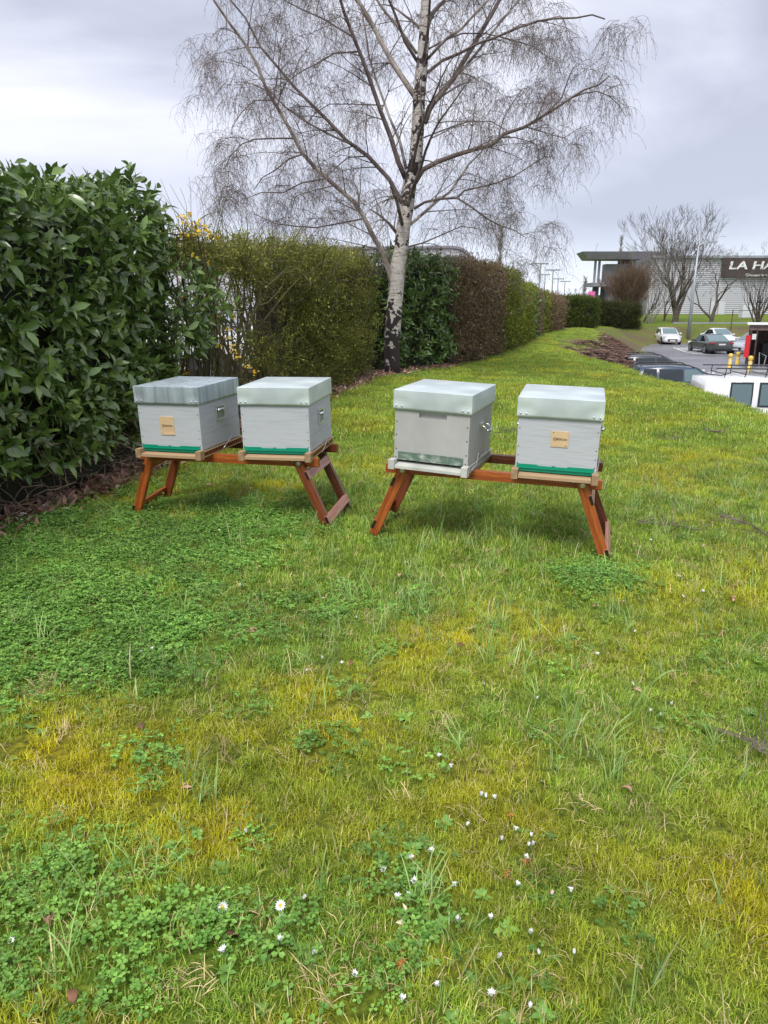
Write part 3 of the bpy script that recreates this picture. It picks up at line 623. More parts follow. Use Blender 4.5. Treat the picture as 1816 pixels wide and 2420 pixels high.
# ================================================================ GRASS AND GROUND COVER
fine = variants_collection('turf_fine', [blade_patch(70, random.uniform(.022, .045), .012, random.uniform(.022, .048), .0025, M['grass'], random.uniform(.7, 1.5)) for _ in range(12)])
mid = variants_collection('turf_mid', [blade_patch(85, random.uniform(.05, .08), .015, random.uniform(.035, .06), .0036, M['grass'], random.uniform(.8, 1.4)) for _ in range(9)])
coarse = variants_collection('turf_coarse', [blade_patch(110, .20, .03, .075, .008, M['grass'], 1.0) for _ in range(5)])
long_ = variants_collection('tuft', [blade_patch(random.randint(5, 16), .03, .05, .15, .0034, M['tuft'], .9, 4) for _ in range(9)])
straws = variants_collection('straw', [blade_patch(14, .05, .03, .08, .0018, M['straw'], 2.6, 3) for _ in range(6)])
def clover_patch(n, rad):
    V = []; Fc = []; T = []
    for _ in range(n):
        r = rad * math.sqrt(random.random()); a = random.random() * 6.28; h = random.uniform(.012, .045); t = random.random(); az = random.random() * 6.28; L = random.uniform(.005, .015)
        for k in range(3):
            lv = [(0, 0, 0), (L * .55, -L * .42, .002), (L, -L * .28, .001), (L * .9, 0, -.001), (L, L * .28, .001), (L * .55, L * .42, .002)]; lf = [(0, 1, 2, 3), (0, 3, 4, 5)]
            Mx = Matrix.Translation((r * math.cos(a), r * math.sin(a), h)) @ Euler((random.uniform(-.35, .35), random.uniform(-.4, .2), 0)).to_matrix().to_4x4() @ Matrix.Rotation(az + k * 2.094, 4, 'Z'); place(V, Fc, T, lv, lf, Mx, t)
    return tinted(V, Fc, T, M['clover'], False)
clov = variants_collection('clover', [clover_patch(30, random.uniform(.06, .11)) for _ in range(10)])
def rosette(n, L0):
    V = []; Fc = []; T = []
    for i in range(n):
        L = L0 * random.uniform(.6, 1.1); lv, lf = leaf_geo(L, L * .5, .5, .2, 4); Mx = Matrix.Rotation(i * 2.4 + random.uniform(-.3, .3), 4, 'Z') @ Matrix.Translation((.004, 0, .004)) @ Matrix.Rotation(-random.uniform(.25, .9), 4, 'Y'); place(V, Fc, T, lv, lf, Mx, random.random())
    return tinted(V, Fc, T, M['rosette'])
ros = variants_collection('rosette', [rosette(random.randint(6, 12), .042) for _ in range(8)])
def band(y0, y1, dens, xpad=1.1):
    w = .56 * y1 + xpad; n = int((y1 - y0) * 2 * w * dens); X = rng.uniform(-w, w, n); Y = rng.uniform(y0, y1, n)
    k = (np.abs(X) < .56 * Y + xpad) & (X > hedge_x(Y) - .05 + (rng.random(n) - .5) * .2) & (crest_d(X, Y) < .6); return X[k], Y[k]
def tilt(n, a=.12): return np.stack([rng.uniform(-a, a, n), rng.uniform(-a, a, n), rng.uniform(0, 6.283, n)], 1)
def lay(name, coll, X, Y, smin, smax, dz=0., parent=None, moss=True, t=.12):
    return scatter(name, coll, np.stack([X, Y, ground_z(X, Y) + dz], 1), tilt(len(X), t), rng.uniform(smin, smax, len(X)), moss_amount(X, Y) * .85 if moss else None, parent)
def zone(X, Y, L):
    px, py = project(X, Y, np.full(len(X), .07)); m = np.zeros(len(X))
    for cx, cy, rx, ry, v in L: m = np.maximum(m, v * np.exp(-(((px - cx) / rx) ** 2 + ((py - cy) / ry) ** 2) ** 1.5))
    return m
CLOVER = [(100, 1430, 420, 230, 1.), (300, 1300, 330, 110, 1.), (500, 1250, 230, 60, .8), (20, 1700, 160, 90, .8), (210, 2230, 420, 190, 1.), (60, 2120, 250, 110, 1.), (560, 2180, 220, 120, .7), (1405, 1370, 95, 45, 1.2), (812, 1795, 70, 60, 1.), (375, 1820, 60, 50, 1.), (1010, 2130, 120, 120, .7), (760, 1450, 200, 50, .35), (1300, 2200, 90, 90, .5), (850, 2380, 120, 60, .6)]
Xs, Ys = [], []
for y0, y1, de in ((.7, 1.9, 900), (1.9, 3.3, 620)):
    x, y = band(y0, y1, de); Xs.append(x); Ys.append(y)
X1, Y1 = np.concatenate(Xs), np.concatenate(Ys); cm = zone(X1, Y1, CLOVER); k = rng.random(len(X1)) > cm * .4
tag(lay('short_grass', fine, X1[k], Y1[k], .7, 1.25), 'short mossy turf in the foreground', 'grass')
x, y = band(3.3, 7.5, 260); g2 = lay('short_grass', mid, x, y, .8, 1.4); tag(g2, 'short green turf under and around the stands', 'grass')
x, y = band(7.5, 14, 60, 1.5); x2, y2 = band(14, 30, 22, 1.5); x3, y3 = band(30, 62, 7, 1.5); x = np.concatenate([x, x2, x3]); y = np.concatenate([y, y2, y3])
tag(lay('short_grass', coarse, x, y, .6, 1.0), 'mown grass strip running along the hedges', 'grass')
x, y = band(.8, 6.5, 1000); cm = zone(x, y, CLOVER); kk = rng.random(len(x)) < cm * np.where(y < 2.4, .30, .75) * (.25 + .75 * (fbm(x, y, 6, 31) > .47)) + .006
tag(lay('clover', clov, x[kk], y[kk], .6, 1.15, 0, None, False, .2), 'low bright green clover patches in the lawn', 'clover')
ROS = [(1020, 2130, 170, 200, .55), (1130, 2340, 220, 90, .5), (640, 2240, 140, 80, .7), (850, 2330, 110, 70, .5), (1030, 1930, 90, 60, .4), (1450, 2190, 60, 50, .5), (480, 2280, 110, 50, .5), (1300, 2340, 150, 60, .3), (1290, 1990, 80, 60, .3), (870, 2200, 60, 60, .4)]
x, y = band(.8, 3.2, 500); kk = rng.random(len(x)) < zone(x, y, ROS) * .75 + .02
tag(lay('daisy_leaves', ros, x[kk], y[kk], .30, .72, 0, None, False, .2), 'rosettes of small rounded leaves among the daisies', 'weeds')
TUFT = [(960, 1440, 160, 55, 1.), (1180, 1290, 260, 80, .5), (1290, 1760, 170, 140, .5), (1720, 2250, 120, 150, .6), (420, 2130, 160, 120, .5), (1200, 1480, 200, 120, .4), (770, 1250, 200, 60, .4), (1440, 1830, 60, 50, .8), (1620, 1210, 160, 80, .5), (1300, 1600, 120, 60, .5), (250, 1800, 120, 120, .2), (1000, 2320, 90, 120, .4), (1120, 1700, 200, 200, .3)]
x, y = band(.9, 6.5, 130); kk = rng.random(len(x)) < zone(x, y, TUFT) * .7 + .24
tag(lay('grass_tufts', long_, x[kk], y[kk], .5, 1.3, 0, None, False, .3), 'loose taller blades of grass standing in the lawn', 'grass')
x, y = band(.9, 7, 100); kk = rng.random(len(x)) < .35 + .6 * (fbm(x, y, 2.2, 41) > .5)
tag(lay('dry_grass', straws, x[kk], y[kk], .5, 1.15, .006, None, False, .4), 'dry straw coloured grass lying in the turf', 'grass')
# litter under the hedge
chip = variants_collection('litter', [tinted(*(lambda V, Fc, T: ([place(V, Fc, T, *leaf_geo(random.uniform(.05, .1), random.uniform(.02, .04), random.uniform(-.4, .8), .6, 3), Matrix.Translation((random.uniform(-.05, .05), random.uniform(-.05, .05), .01)) @ Euler((random.uniform(-.6, .6), random.uniform(-.6, .3), random.uniform(0, 6.3))).to_matrix().to_4x4(), random.random()) for _ in range(5)], (V, Fc, T))[1])([], [], []), M['litter']) for _ in range(7)])
n = 5200; Y = rng.uniform(1.5, 17.5, n); X = hedge_x(Y) + rng.normal(-.10, .13, n); k = (X < hedge_x(Y) + .22)
X, Y = X[k], Y[k]; tag(lay('fallen_leaves', chip, X, Y, .55, 1.1, .005, None, False, .5), 'reddish brown fallen leaves along the foot of the hedge', 'leaves')
n = 260; X = rng.uniform(-2.0, 2.6, n); Y = rng.uniform(1.3, 7, n); k = (X > hedge_x(Y)) & (rng.random(n) < .35)
tag(scatter('scattered_leaves', chip, np.stack([X[k], Y[k], ground_z(X[k], Y[k]) + .018], 1), tilt(k.sum(), .5), rng.uniform(.2, .38, k.sum())), 'small bits of brown leaf scattered over the lawn', 'leaves')
# bark mulch on the bank
bc = variants_collection('mulch', [tinted(*(lambda V, Fc, T: ([place(V, Fc, T, [(-.5 * l, -.008, 0), (.5 * l, -.010, .01), (.5 * l, .012, .0), (-.45 * l, .009, .008)], [(0, 1, 2, 3)], Matrix.Translation((random.uniform(-.35, .35), random.uniform(-.35, .35), .015)) @ Euler((random.uniform(-.3, .3), random.uniform(-.12, .12), random.uniform(0, 6.3))).to_matrix().to_4x4(), random.random()) for l in [random.uniform(.08, .35) for _ in range(90)]], (V, Fc, T))[1])([], [], []), M['barkchip'], False) for _ in range(5)])
n = 9000; X = rng.uniform(5.5, 20, n); Y = rng.uniform(25, 52, n); d = crest_d(X, Y); k = (d > -.25) & (d < 3.4) & (soil(X, Y) > .45) & (Y < 50); X, Y = X[k], Y[k]
tag(lay('bark_mulch', bc, X, Y, .4, .8, 0, None, False, .1), 'brown bark mulch and clippings on the bank above the car park', 'mulch')
print('grass')
# ================================================================ HEDGES
V_laurel = variants_collection('laurel_sprig', [sprig(random.randint(7, 10), .17, (.075, .125), (.34, .46), M['laurel'], (.35, 1.2), .45, .003, 3) for _ in range(9)])
V_laurel2 = variants_collection('laurel_sprig_far', [sprig(8, .17, (.08, .13), (.36, .46), M['laurel_far'], (.3, 1.2), .5, 0, 2) for _ in range(5)])
V_beech = variants_collection('withered_sprig', [twiggy(7, (.10, .22), M['beech'], 34, (.02, .045), .003) for _ in range(6)])
V_olive = variants_collection('olive_sprig', [twiggy(11, (.12, .28), M['olive'], 26, (.014, .036), .0036, .7) for _ in range(8)])
V_con = variants_collection('green_sprig', [twiggy(7, (.10, .2), M['conifer'], 40, (.02, .04), .003) for _ in range(5)])
V_con2 = variants_collection('dull_green_sprig', [twiggy(7, (.10, .2), M['conifer2'], 40, (.02, .04), .003) for _ in range(5)])
V_yew = variants_collection('yew_sprig', [twiggy(10, (.12, .3), M['yew'], 30, (.02, .04), .003, .6) for _ in range(5)])
def dirs_to_euler(D, spin=True):
    out_ = np.zeros((len(D), 3))
    for i, d in enumerate(D):
        v = Vector(d).normalized(); q = v.to_track_quat('Z', 'Y')
        if spin: q = q @ Quaternion((0, 0, 1), random.random() * 6.283)
        out_[i] = q.to_euler()[:]
    return out_
def box_sample(path, thick, h0, dens, ends=(1, 1), inward=.1, hfun=None, z0=.12, bulge=.06, topd=1.):
    """points and outward normals over the face, top and ends of a clipped hedge"""
    P = []; D = []
    for (x0, y0), (x1, y1) in zip(path[:-1], path[1:]):
        dx, dy = x1 - x0, y1 - y0; L = math.hypot(dx, dy); tx_, ty_ = dx / L, dy / L; nx, ny = ty_, -tx_
        H = h0
        n = int(L * H * dens); s = rng.uniform(0, L, n); z = rng.uniform(z0, H, n); off = -inward * rng.random(n) ** 1.3 + (fbm(s + y0, z * 2.2, 1.1, 51) - .5) * 2 * bulge
        hh = hfun(y0 + ty_ * s) if hfun else np.full(n, h0); z = z * hh / H
        P.append(np.stack([x0 + tx_ * s + nx * off, y0 + ty_ * s + ny * off, z], 1)); D.append(np.tile([nx, ny, .25], (n, 1)))
        n = int(L * thick * dens * .8 * topd); s = rng.uniform(0, L, n); w = rng.uniform(0, thick, n); hh = hfun(y0 + ty_ * s) if hfun else np.full(n, h0)
        P.append(np.stack([x0 + tx_ * s - nx * w, y0 + ty_ * s - ny * w, hh - rng.random(n) * inward + (fbm(s + y0, w, 1.3, 52) - .5) * 2 * bulge], 1)); D.append(np.tile([nx * .2, ny * .2, 1.], (n, 1)))
    for which, pt, pq, sg in ((0, path[0], path[1], -1), (1, path[-1], path[-2], -1)):
        if not ends[which]: continue
        dx, dy = pq[0] - pt[0], pq[1] - pt[1]; L = math.hypot(dx, dy); tx_, ty_ = -dx / L, -dy / L
        fx, fy = (ty_, -tx_) if which == 1 else (-ty_, tx_)
        n = int(thick * h0 * dens); w = rng.uniform(0, thick, n); z = rng.uniform(z0, h0, n); hh = hfun(np.full(n, pt[1])) if hfun else np.full(n, h0); off = -inward * rng.random(n)
        P.append(np.stack([pt[0] - fx * w + tx_ * off, pt[1] - fy * w + ty_ * off, z * hh / h0], 1)); D.append(np.tile([tx_, ty_, .25], (n, 1)))
    P = np.concatenate(P); D = np.concatenate(D); P[:, 2] += ground_z(P[:, 0], P[:, 1]); return P, D
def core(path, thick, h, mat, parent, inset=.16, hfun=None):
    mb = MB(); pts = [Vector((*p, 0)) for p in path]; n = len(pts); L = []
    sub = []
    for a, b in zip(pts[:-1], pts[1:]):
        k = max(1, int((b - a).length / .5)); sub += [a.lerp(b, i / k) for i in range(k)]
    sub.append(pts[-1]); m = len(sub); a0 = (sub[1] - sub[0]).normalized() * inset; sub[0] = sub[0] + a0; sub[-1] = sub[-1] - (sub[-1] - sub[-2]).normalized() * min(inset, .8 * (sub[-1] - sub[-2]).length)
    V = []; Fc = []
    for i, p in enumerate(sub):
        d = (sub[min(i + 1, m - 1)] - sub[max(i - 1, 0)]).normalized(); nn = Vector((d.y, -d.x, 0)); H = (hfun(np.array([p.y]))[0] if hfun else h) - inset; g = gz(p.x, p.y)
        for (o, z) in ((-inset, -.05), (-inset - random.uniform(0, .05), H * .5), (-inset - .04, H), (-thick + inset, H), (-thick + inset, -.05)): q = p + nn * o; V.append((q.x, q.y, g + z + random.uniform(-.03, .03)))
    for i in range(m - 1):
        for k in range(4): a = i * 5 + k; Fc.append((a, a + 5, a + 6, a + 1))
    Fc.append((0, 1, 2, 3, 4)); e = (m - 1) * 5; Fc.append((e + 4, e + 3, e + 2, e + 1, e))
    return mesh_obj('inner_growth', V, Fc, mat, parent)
def hedge(name, label, path, thick, h, coll, dens, sc, corem, ends=(0, 0), up=.5, rnd=.7, hfun=None, cat='hedge', inward=.12, bulge=.06, grp='hedge sections along the lawn', z0=.1, partname='foliage', topd=1.):
    e = empty(name, (0, 0, 0), 0, label, cat, grp)
    P, D = box_sample(path, thick, h, dens, ends, inward, hfun, z0, bulge, topd); D = D + np.array([0, 0, up]) + rng.normal(0, rnd, D.shape)
    o = scatter(partname, coll, P, dirs_to_euler(D), rng.uniform(*sc, len(P)), None, e)
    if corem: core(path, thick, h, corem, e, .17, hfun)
    return e
HL = lambda Y: 1.98 + .03 * np.sin(np.asarray(Y) * 3) + .22 * sstep(4.2, 6.7, Y)
pL = [(-2.66, 1.9), (-2.42, 4.25), (-2.14, 5.4), (-1.93, 6.75)]
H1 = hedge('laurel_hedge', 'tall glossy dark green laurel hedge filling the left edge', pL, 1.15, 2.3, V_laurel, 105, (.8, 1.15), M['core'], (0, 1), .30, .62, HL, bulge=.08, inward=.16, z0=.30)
# 300 single leaves on the side that shows largest
leafm = []
for i in range(8):
    L = random.uniform(.09, .125); V_, F_ = leaf_geo(L, L * random.uniform(.34, .44), random.uniform(.1, .5), .3, 5); o = tinted(V_, F_, [random.random() * .85] * len(V_), M['laurel']); leafm.append(o.data)
P, D = box_sample(pL[1:], .5, 2.25, 110, (0, 1), .02, HL, .35, .09); sel = rng.permutation(len(P))[:300]
for i in sel:
    o = bpy.data.objects.new('leaf', random.choice(leafm)); d = Vector(D[i]) + Vector((random.uniform(-.7, .7), random.uniform(-.9, .4), random.uniform(-.9, .7)))
    q = d.to_track_quat('X', 'Z') @ Quaternion((1, 0, 0), random.uniform(-.9, .9)); o.rotation_euler = q.to_euler(); o.location = Vector(P[i]) + Vector(D[i]).normalized() * random.uniform(.04, .12); o.scale = (1, 1, 1) if i % 3 else (1.15,) * 3; link(o, H1)
# outgrowing side shoots at its far end, low leafy shoot at the near corner
P = []; D = []
for k in range(60):
    z = random.uniform(.9, 1.75); y = 6.7 + random.uniform(-.25, .55); P.append((-1.93 + (y - 6.75) * .2 + random.uniform(.0, .26) * math.sin((z - .9) / .85 * 3.14) + .02, y, z)); D.append((1, -.1 + random.uniform(-.6, .5), random.uniform(-.4, .7)))
for k in range(16): P.append((-2.40 + random.uniform(-.25, .12), 3.75 + random.uniform(-.3, .45), random.uniform(.12, .42))); D.append((.9, random.uniform(-.9, .2), random.uniform(-.2, 1)))
scatter('side_shoots', V_laurel, P, dirs_to_euler(D), rng.uniform(.75, 1.15, len(P)), None, H1)
# bare tangle at its foot
mb = MB()
for k in range(420):
    y = random.uniform(3.2, 6.2) if k < 300 else random.uniform(6, 14); x = float(hedge_x(y)) + random.uniform(-.38, .02); p = Vector((x, y, gz(x, y) + random.uniform(.04, .5))); d = Vector((random.uniform(-.3, 1), random.uniform(-1, .6), random.uniform(-.5, .35))).normalized(); q = [p.copy()]
    for j in range(4): p = p + d * random.uniform(.05, .09); d = (d + Vector([random.uniform(-.45, .45) for _ in range(3)])).normalized(); q.append(p.copy())
    mb.tube(q, [random.uniform(.003, .006), .004, .003, .0025, .002], 4, False)
tw = mb.build('dead_twigs', noisy('dead_twig_bark', (.13, .09, .06), (.30, .22, .15), 9, .8), H1); tw['kind'] = 'stuff'
# second hedge: half bare, mossy olive, sky and pale shapes showing through
pO = [(-1.88, 7.0), (-1.62, 8.0), (-.95, 11.0), (-.22, 14.35)]
HO = lambda Y: 1.93 + .20 * sstep(7, 12, Y) + .05 * (vnoise(np.asarray(Y) * 1., np.zeros(np.shape(Y)), 1.4, 61) - .5)
E2 = empty('mossy_hedge', (0, 0, 0), 0, 'half bare olive brown hedge with mossy stems between laurel and birch', 'hedge', 'hedge sections along the lawn')
P, D = box_sample(pO, .75, 2.2, 105, (0, 1), .42, HO, .12, .08, .8)
px_, _ = project(P[:, 0], P[:, 1], P[:, 2]); dn = .33 + .67 * sstep(7.9, 11.2, P[:, 1]); dn = np.maximum(dn, .95 * (P[:, 2] > 1.75)); hole = (fbm(P[:, 1], P[:, 2], 2.4, 62) > .50) & (P[:, 1] < 10.6) & (P[:, 2] < 1.7); dn = np.where(hole, dn * .2, dn)
k = rng.random(len(P)) < dn; P, D = P[k], D[k]; D = D + np.array([0, 0, .9]) + rng.normal(0, .9, D.shape)
scatter('foliage', V_olive, P, dirs_to_euler(D), rng.uniform(.75, 1.3, len(P)), None, E2)
core([(-1.32, 9.6), (-.95, 11.0), (-.22, 14.35)], .75, 2.2, M['core_brown'], E2, .3, HO)
mb = MB()
for k in range(150):
    y = random.uniform(7.0, 14.2); x = float(np.interp(y, [p[1] for p in pO], [p[0] for p in pO])) - random.uniform(.1, .65); p = Vector((x, y, gz(x, y))); d = Vector((random.uniform(-.2, .2), random.uniform(-.35, .35), 1)).normalized(); q = [p.copy()]; r = [random.uniform(.010, .024)]
    for j in range(8): p = p + d * random.uniform(.2, .31); d = (d + Vector((random.uniform(-.3, .3), random.uniform(-.35, .35), .12))).normalized(); q.append(p.copy()); r.append(r[0] * (1 - .1 * j))
    for qi, pp in enumerate(q):
        if pp.z > 2.08: q = q[:qi + 1]; r = r[:qi + 1]; break
    mb.tube(q, r, 5, False)
    for j in range(5):
        s = random.choice(q[1:]); d2 = Vector((random.uniform(-1, 1), random.uniform(-1, 1), random.uniform(-.1, .9))).normalized(); q2 = [s]; pp = s
        for jj in range(4): pp = pp + d2 * random.uniform(.06, .15); d2 = (d2 + Vector([random.uniform(-.4, .4) for _ in range(3)])).normalized(); q2.append(pp)
        mb.tube(q2, [.008, .006, .005, .004, .003], 4, False)
st = mb.build('stems', M['hedgewood'], E2)
for pts in ([(560, 760), (640, 700), (690, 620), (700, 540), (730, 490)], [(655, 560), (660, 640), (668, 720), (650, 800)], [(700, 740), (800, 640), (840, 590)], [(590, 900), (560, 800), (520, 740)], [(690, 890), (640, 800), (600, 770)]):
    pass
# forsythia growing through it
FS = empty('forsythia', (-1.75, 7.25, 0), 0, 'forsythia with yellow flowers growing between the laurel and mossy hedge', 'shrub'); mb = MB(); fl = []
FP = [(448, 515), (470, 528), (462, 545), (430, 520), (490, 560), (478, 552), (463, 605), (480, 600), (500, 556), (492, 622), (432, 555), (545, 730), (552, 748), (525, 748), (538, 800), (548, 818), (556, 832), (522, 815), (565, 845), (590, 868), (443, 740), (440, 880), (430, 700), (455, 700), (540, 780), (600, 880)]
def flower_cluster_mesh(n, rad):
    V = []; Fc = []; T = []
    for _ in range(n):
        c = Vector((random.gauss(0, rad), random.gauss(0, rad), random.gauss(0, rad))); Rm = Euler([random.uniform(0, 6.3) for _ in range(3)]).to_matrix().to_4x4()
        for k in range(4): lv, lf = leaf_geo(.020, .008, -.2, .2, 2); place(V, Fc, T, lv, lf, Matrix.Translation(c) @ Rm @ Matrix.Rotation(k * math.pi / 2, 4, 'Z') @ Matrix.Rotation(-.6, 4, 'Y'), .5)
    return tinted(V, Fc, T, M['flower']).data
fcm = [flower_cluster_mesh(9, .017) for _ in range(4)]
for i, (px, py) in enumerate(FP):
    p = at(px + random.uniform(-4, 4), py, 7.05 + random.uniform(-.1, .25)); 
    o = bpy.data.objects.new('flower_cluster', random.choice(fcm)); o.location = p - Vector(FS.location); o.rotation_euler = [random.uniform(0, 6) for _ in range(3)]; o['kind'] = 'stuff'; s = 1.5 if py < 560 else .9; o.scale = (s, s, s * (1.3 if py < 560 else 1)); link(o, FS)
    b = Vector((-1.7 + random.uniform(-.15, .15), 7.3, .1)); m_ = b.lerp(p, .55) + Vector((random.uniform(-.1, .1), .05, .15)); mb.tube([b - Vector(FS.location), m_ - Vector(FS.location), p - Vector(FS.location)], [.007, .005, .003], 4, False)
for k in range(14):   # long arching shoots above
    p = at(random.uniform(430, 580), 570, 7.2); d = Vector((random.uniform(-.5, .3), 0, 1)).normalized(); q = [p - Vector(FS.location)]
    for j in range(6): p = p + d * random.uniform(.07, .12); d = (d + Vector((random.uniform(-.25, .12), random.uniform(-.2, .2), -.06))).normalized(); q.append(p - Vector(FS.location))
    mb.tube(q, [.004, .0035, .003, .0025, .002, .0018, .0015], 3, False)
mb.build('stems', M['hedgewood'], FS)
# the rest of the row
hedge('laurel_hedge', 'clipped dark green laurel block just right of the birch trunk', [(.28, 15.55), (.95, 16.35), (1.55, 17.3)], 1.3, 2.30, V_laurel2, 60, (.9, 1.3), M['core'], (1, 0), .3, .8)
hs = [o for o in scene.objects if o.name.startswith('laurel_hedge')][-1]
lm2 = leafm; P, D = box_sample([(.28, 15.55), (.95, 16.35), (1.55, 17.3)], .5, 2.45, 120, (1, 0), .02, None, .15, .06); sel = rng.permutation(len(P))[:150]
for i in sel:
    o = bpy.data.objects.new('leaf', random.choice(lm2)); d = Vector(D[i]) + Vector((random.uniform(-.6, .6), random.uniform(-.9, .3), random.uniform(-.9, .6))); o.rotation_euler = (d.to_track_quat('X', 'Z') @ Quaternion((1, 0, 0), random.uniform(-.8, .8))).to_euler()
    o.location = Vector(P[i]) + Vector(D[i]).normalized() * random.uniform(.04, .12); link(o, hs)
hedge('beech_hedge', 'brown withered beech hedge right of the laurel block, tallest brown section', [(1.58, 17.35), (2.5, 19.4), (3.35, 21.7)], 1.3, 2.33, V_beech, 75, (1., 1.5), M['core_brown'], (0, 0), .3, .9)
hedge('privet_hedge', 'yellow green hedge section after the tall brown beech', [(3.36, 21.75), (4.05, 23.8), (4.35, 24.6)], 1.3, 2.30, V_con, 70, (1., 1.5), M['core'], (0, 1), .5, .8)
hedge('privet_hedge', 'lower dull green hedge section before the second dark laurel', [(4.45, 25.2), (5.2, 27.8), (6.0, 31.2)], 1.3, 1.98, V_con, 48, (1.2, 1.8), M['core'], (0, 0), .5, .8)
hedge('laurel_hedge', 'small dark laurel block halfway along the row of hedges', [(6.0, 31.2), (6.75, 34.4)], 2.0, 1.95, V_laurel2, 42, (1.2, 1.7), M['core'], (1, 1), .3, .8)
hedge('beech_hedge', 'narrow dark brown hedge section behind the small laurel block', [(6.9, 35.0), (7.35, 36.8), (7.75, 38.2)], 1.5, 1.95, V_beech, 40, (1.3, 2.), M['core_brown'], (1, 1), .3, .8)
hedge('laurel_hedge', 'thin laurel strip at the end of the narrow brown section', [(7.75, 38.2), (8.0, 39.1)], 1.2, 1.85, V_laurel2, 40, (1.2, 1.7), M['core'], (0, 1), .3, .8)
hedge('privet_hedge', 'green hedge section beyond the gap before the two brown ones', [(8.3, 40.2), (9.3, 43.6)], 1.5, 2.0, V_con, 30, (1.6, 2.3), M['core'], (1, 0), .5, .8)
hedge('beech_hedge', 'pale brown hedge section in the far part of the row', [(9.3, 43.6), (10.9, 48.6)], 1.5, 1.95, V_beech, 28, (1.6, 2.3), M['core_brown'], (0, 0), .4, .8)
hedge('beech_hedge', 'reddish brown hedge section, farthest brown one in the row', [(10.95, 48.7), (12.6, 53.6)], 1.5, 1.95, V_beech, 26, (1.6, 2.3), M['core_brown'], (0, 1), .4, .8)
hedge('privet_hedge', 'square cut green hedge block at the far end of the row', [(13.6, 61.2), (17.3, 62.0), (17.6, 63.5)], 2.2, 2.3, V_con2, 26, (1.8, 2.5), M['core'], (1, 1), .5, .6)
hedge('yew_hedge', 'dark green hedge at the far corner under the russet shrub', [(18.2, 70.5), (21, 71.6), (24.6, 73.2)], 2.2, 1.95, V_yew, 26, (1.8, 2.6), M['core'], (0, 1), .5, .6)
print('hedges')
# ================================================================ TREES
def spray(n, Lr):
    mb = MB()
    def hang(p, d, L, r, seg=5, wig=.16, pull=.62):
        q = [p.copy()]
        for k in range(seg): p = p + d * L / seg; d = (d + Vector((random.uniform(-wig, wig), random.uniform(-wig, wig), -pull + random.uniform(-.1, .1)))).normalized(); q.append(p.copy())
        mb.tube(q, [r * (1 - .12 * k) for k in range(seg + 1)], 3, False); return q
    for _ in range(n):
        a = random.random() * 6.28; m = hang(Vector((random.uniform(-.05, .05), random.uniform(-.05, .05), 0)), Vector((math.cos(a), math.sin(a), random.uniform(-.4, .5))).normalized(), random.uniform(*Lr), .0031)
        for k in range(random.randint(3, 5)):
            s = random.choice(m[1:]); a = random.random() * 6.28; h = hang(s, Vector((math.cos(a), math.sin(a), random.uniform(-1.2, .1))).normalized(), random.uniform(.12, .36), .0026, 4, .25, .45)
            if random.random() < .45: e_ = h[-1]; mb.tube([e_, e_ + Vector((random.uniform(-.006, .006), 0, -.03))], [.004, .003], 3, False)
    o = mb.build('spray', M['twig'], linkit=False); return o
V_spray = variants_collection('birch_spray', [spray(3, (.3, .8)) for _ in range(9)])
YB = 15.05; tr = [(926, 889, 19), (927, 860, 18), (928, 790, 18), (935, 698, 17.5), (941, 628, 17), (949, 590, 16), (953, 540, 15.5), (960, 501, 15.5), (970, 424, 15), (982, 386, 14.5), (988, 308, 13.5), (991, 232, 13), (998, 154, 12), (1003, 77, 10.5), (1007, 0, 9.8), (1011, -110, 8.5), (1016, -240, 7), (1020, -380, 5), (1022, -520, 3), (1024, -620, 1.5)]
BASE = at(926, 889, YB); BASE.z = gz(BASE.x, BASE.y)
BT_ = empty('birch_tree', BASE, 0, 'tall bare silver birch with white trunk and drooping twigs behind the stands', 'tree')
rel = lambda p: Vector(p) - BASE
tp = [at(px, py, YB) for px, py, _ in tr]; tp[0].z = BASE.z - .1
from mathutils import noise as mn
mb = MB(); mb.tube([rel(p) for p in tp], [r * YB / F * (1.0 + (.12 if i == 0 else 0)) for i, (_, _, r) in enumerate(tr)], 20); trunk = mb.build('trunk', M['birch'], BT_, smooth=True)
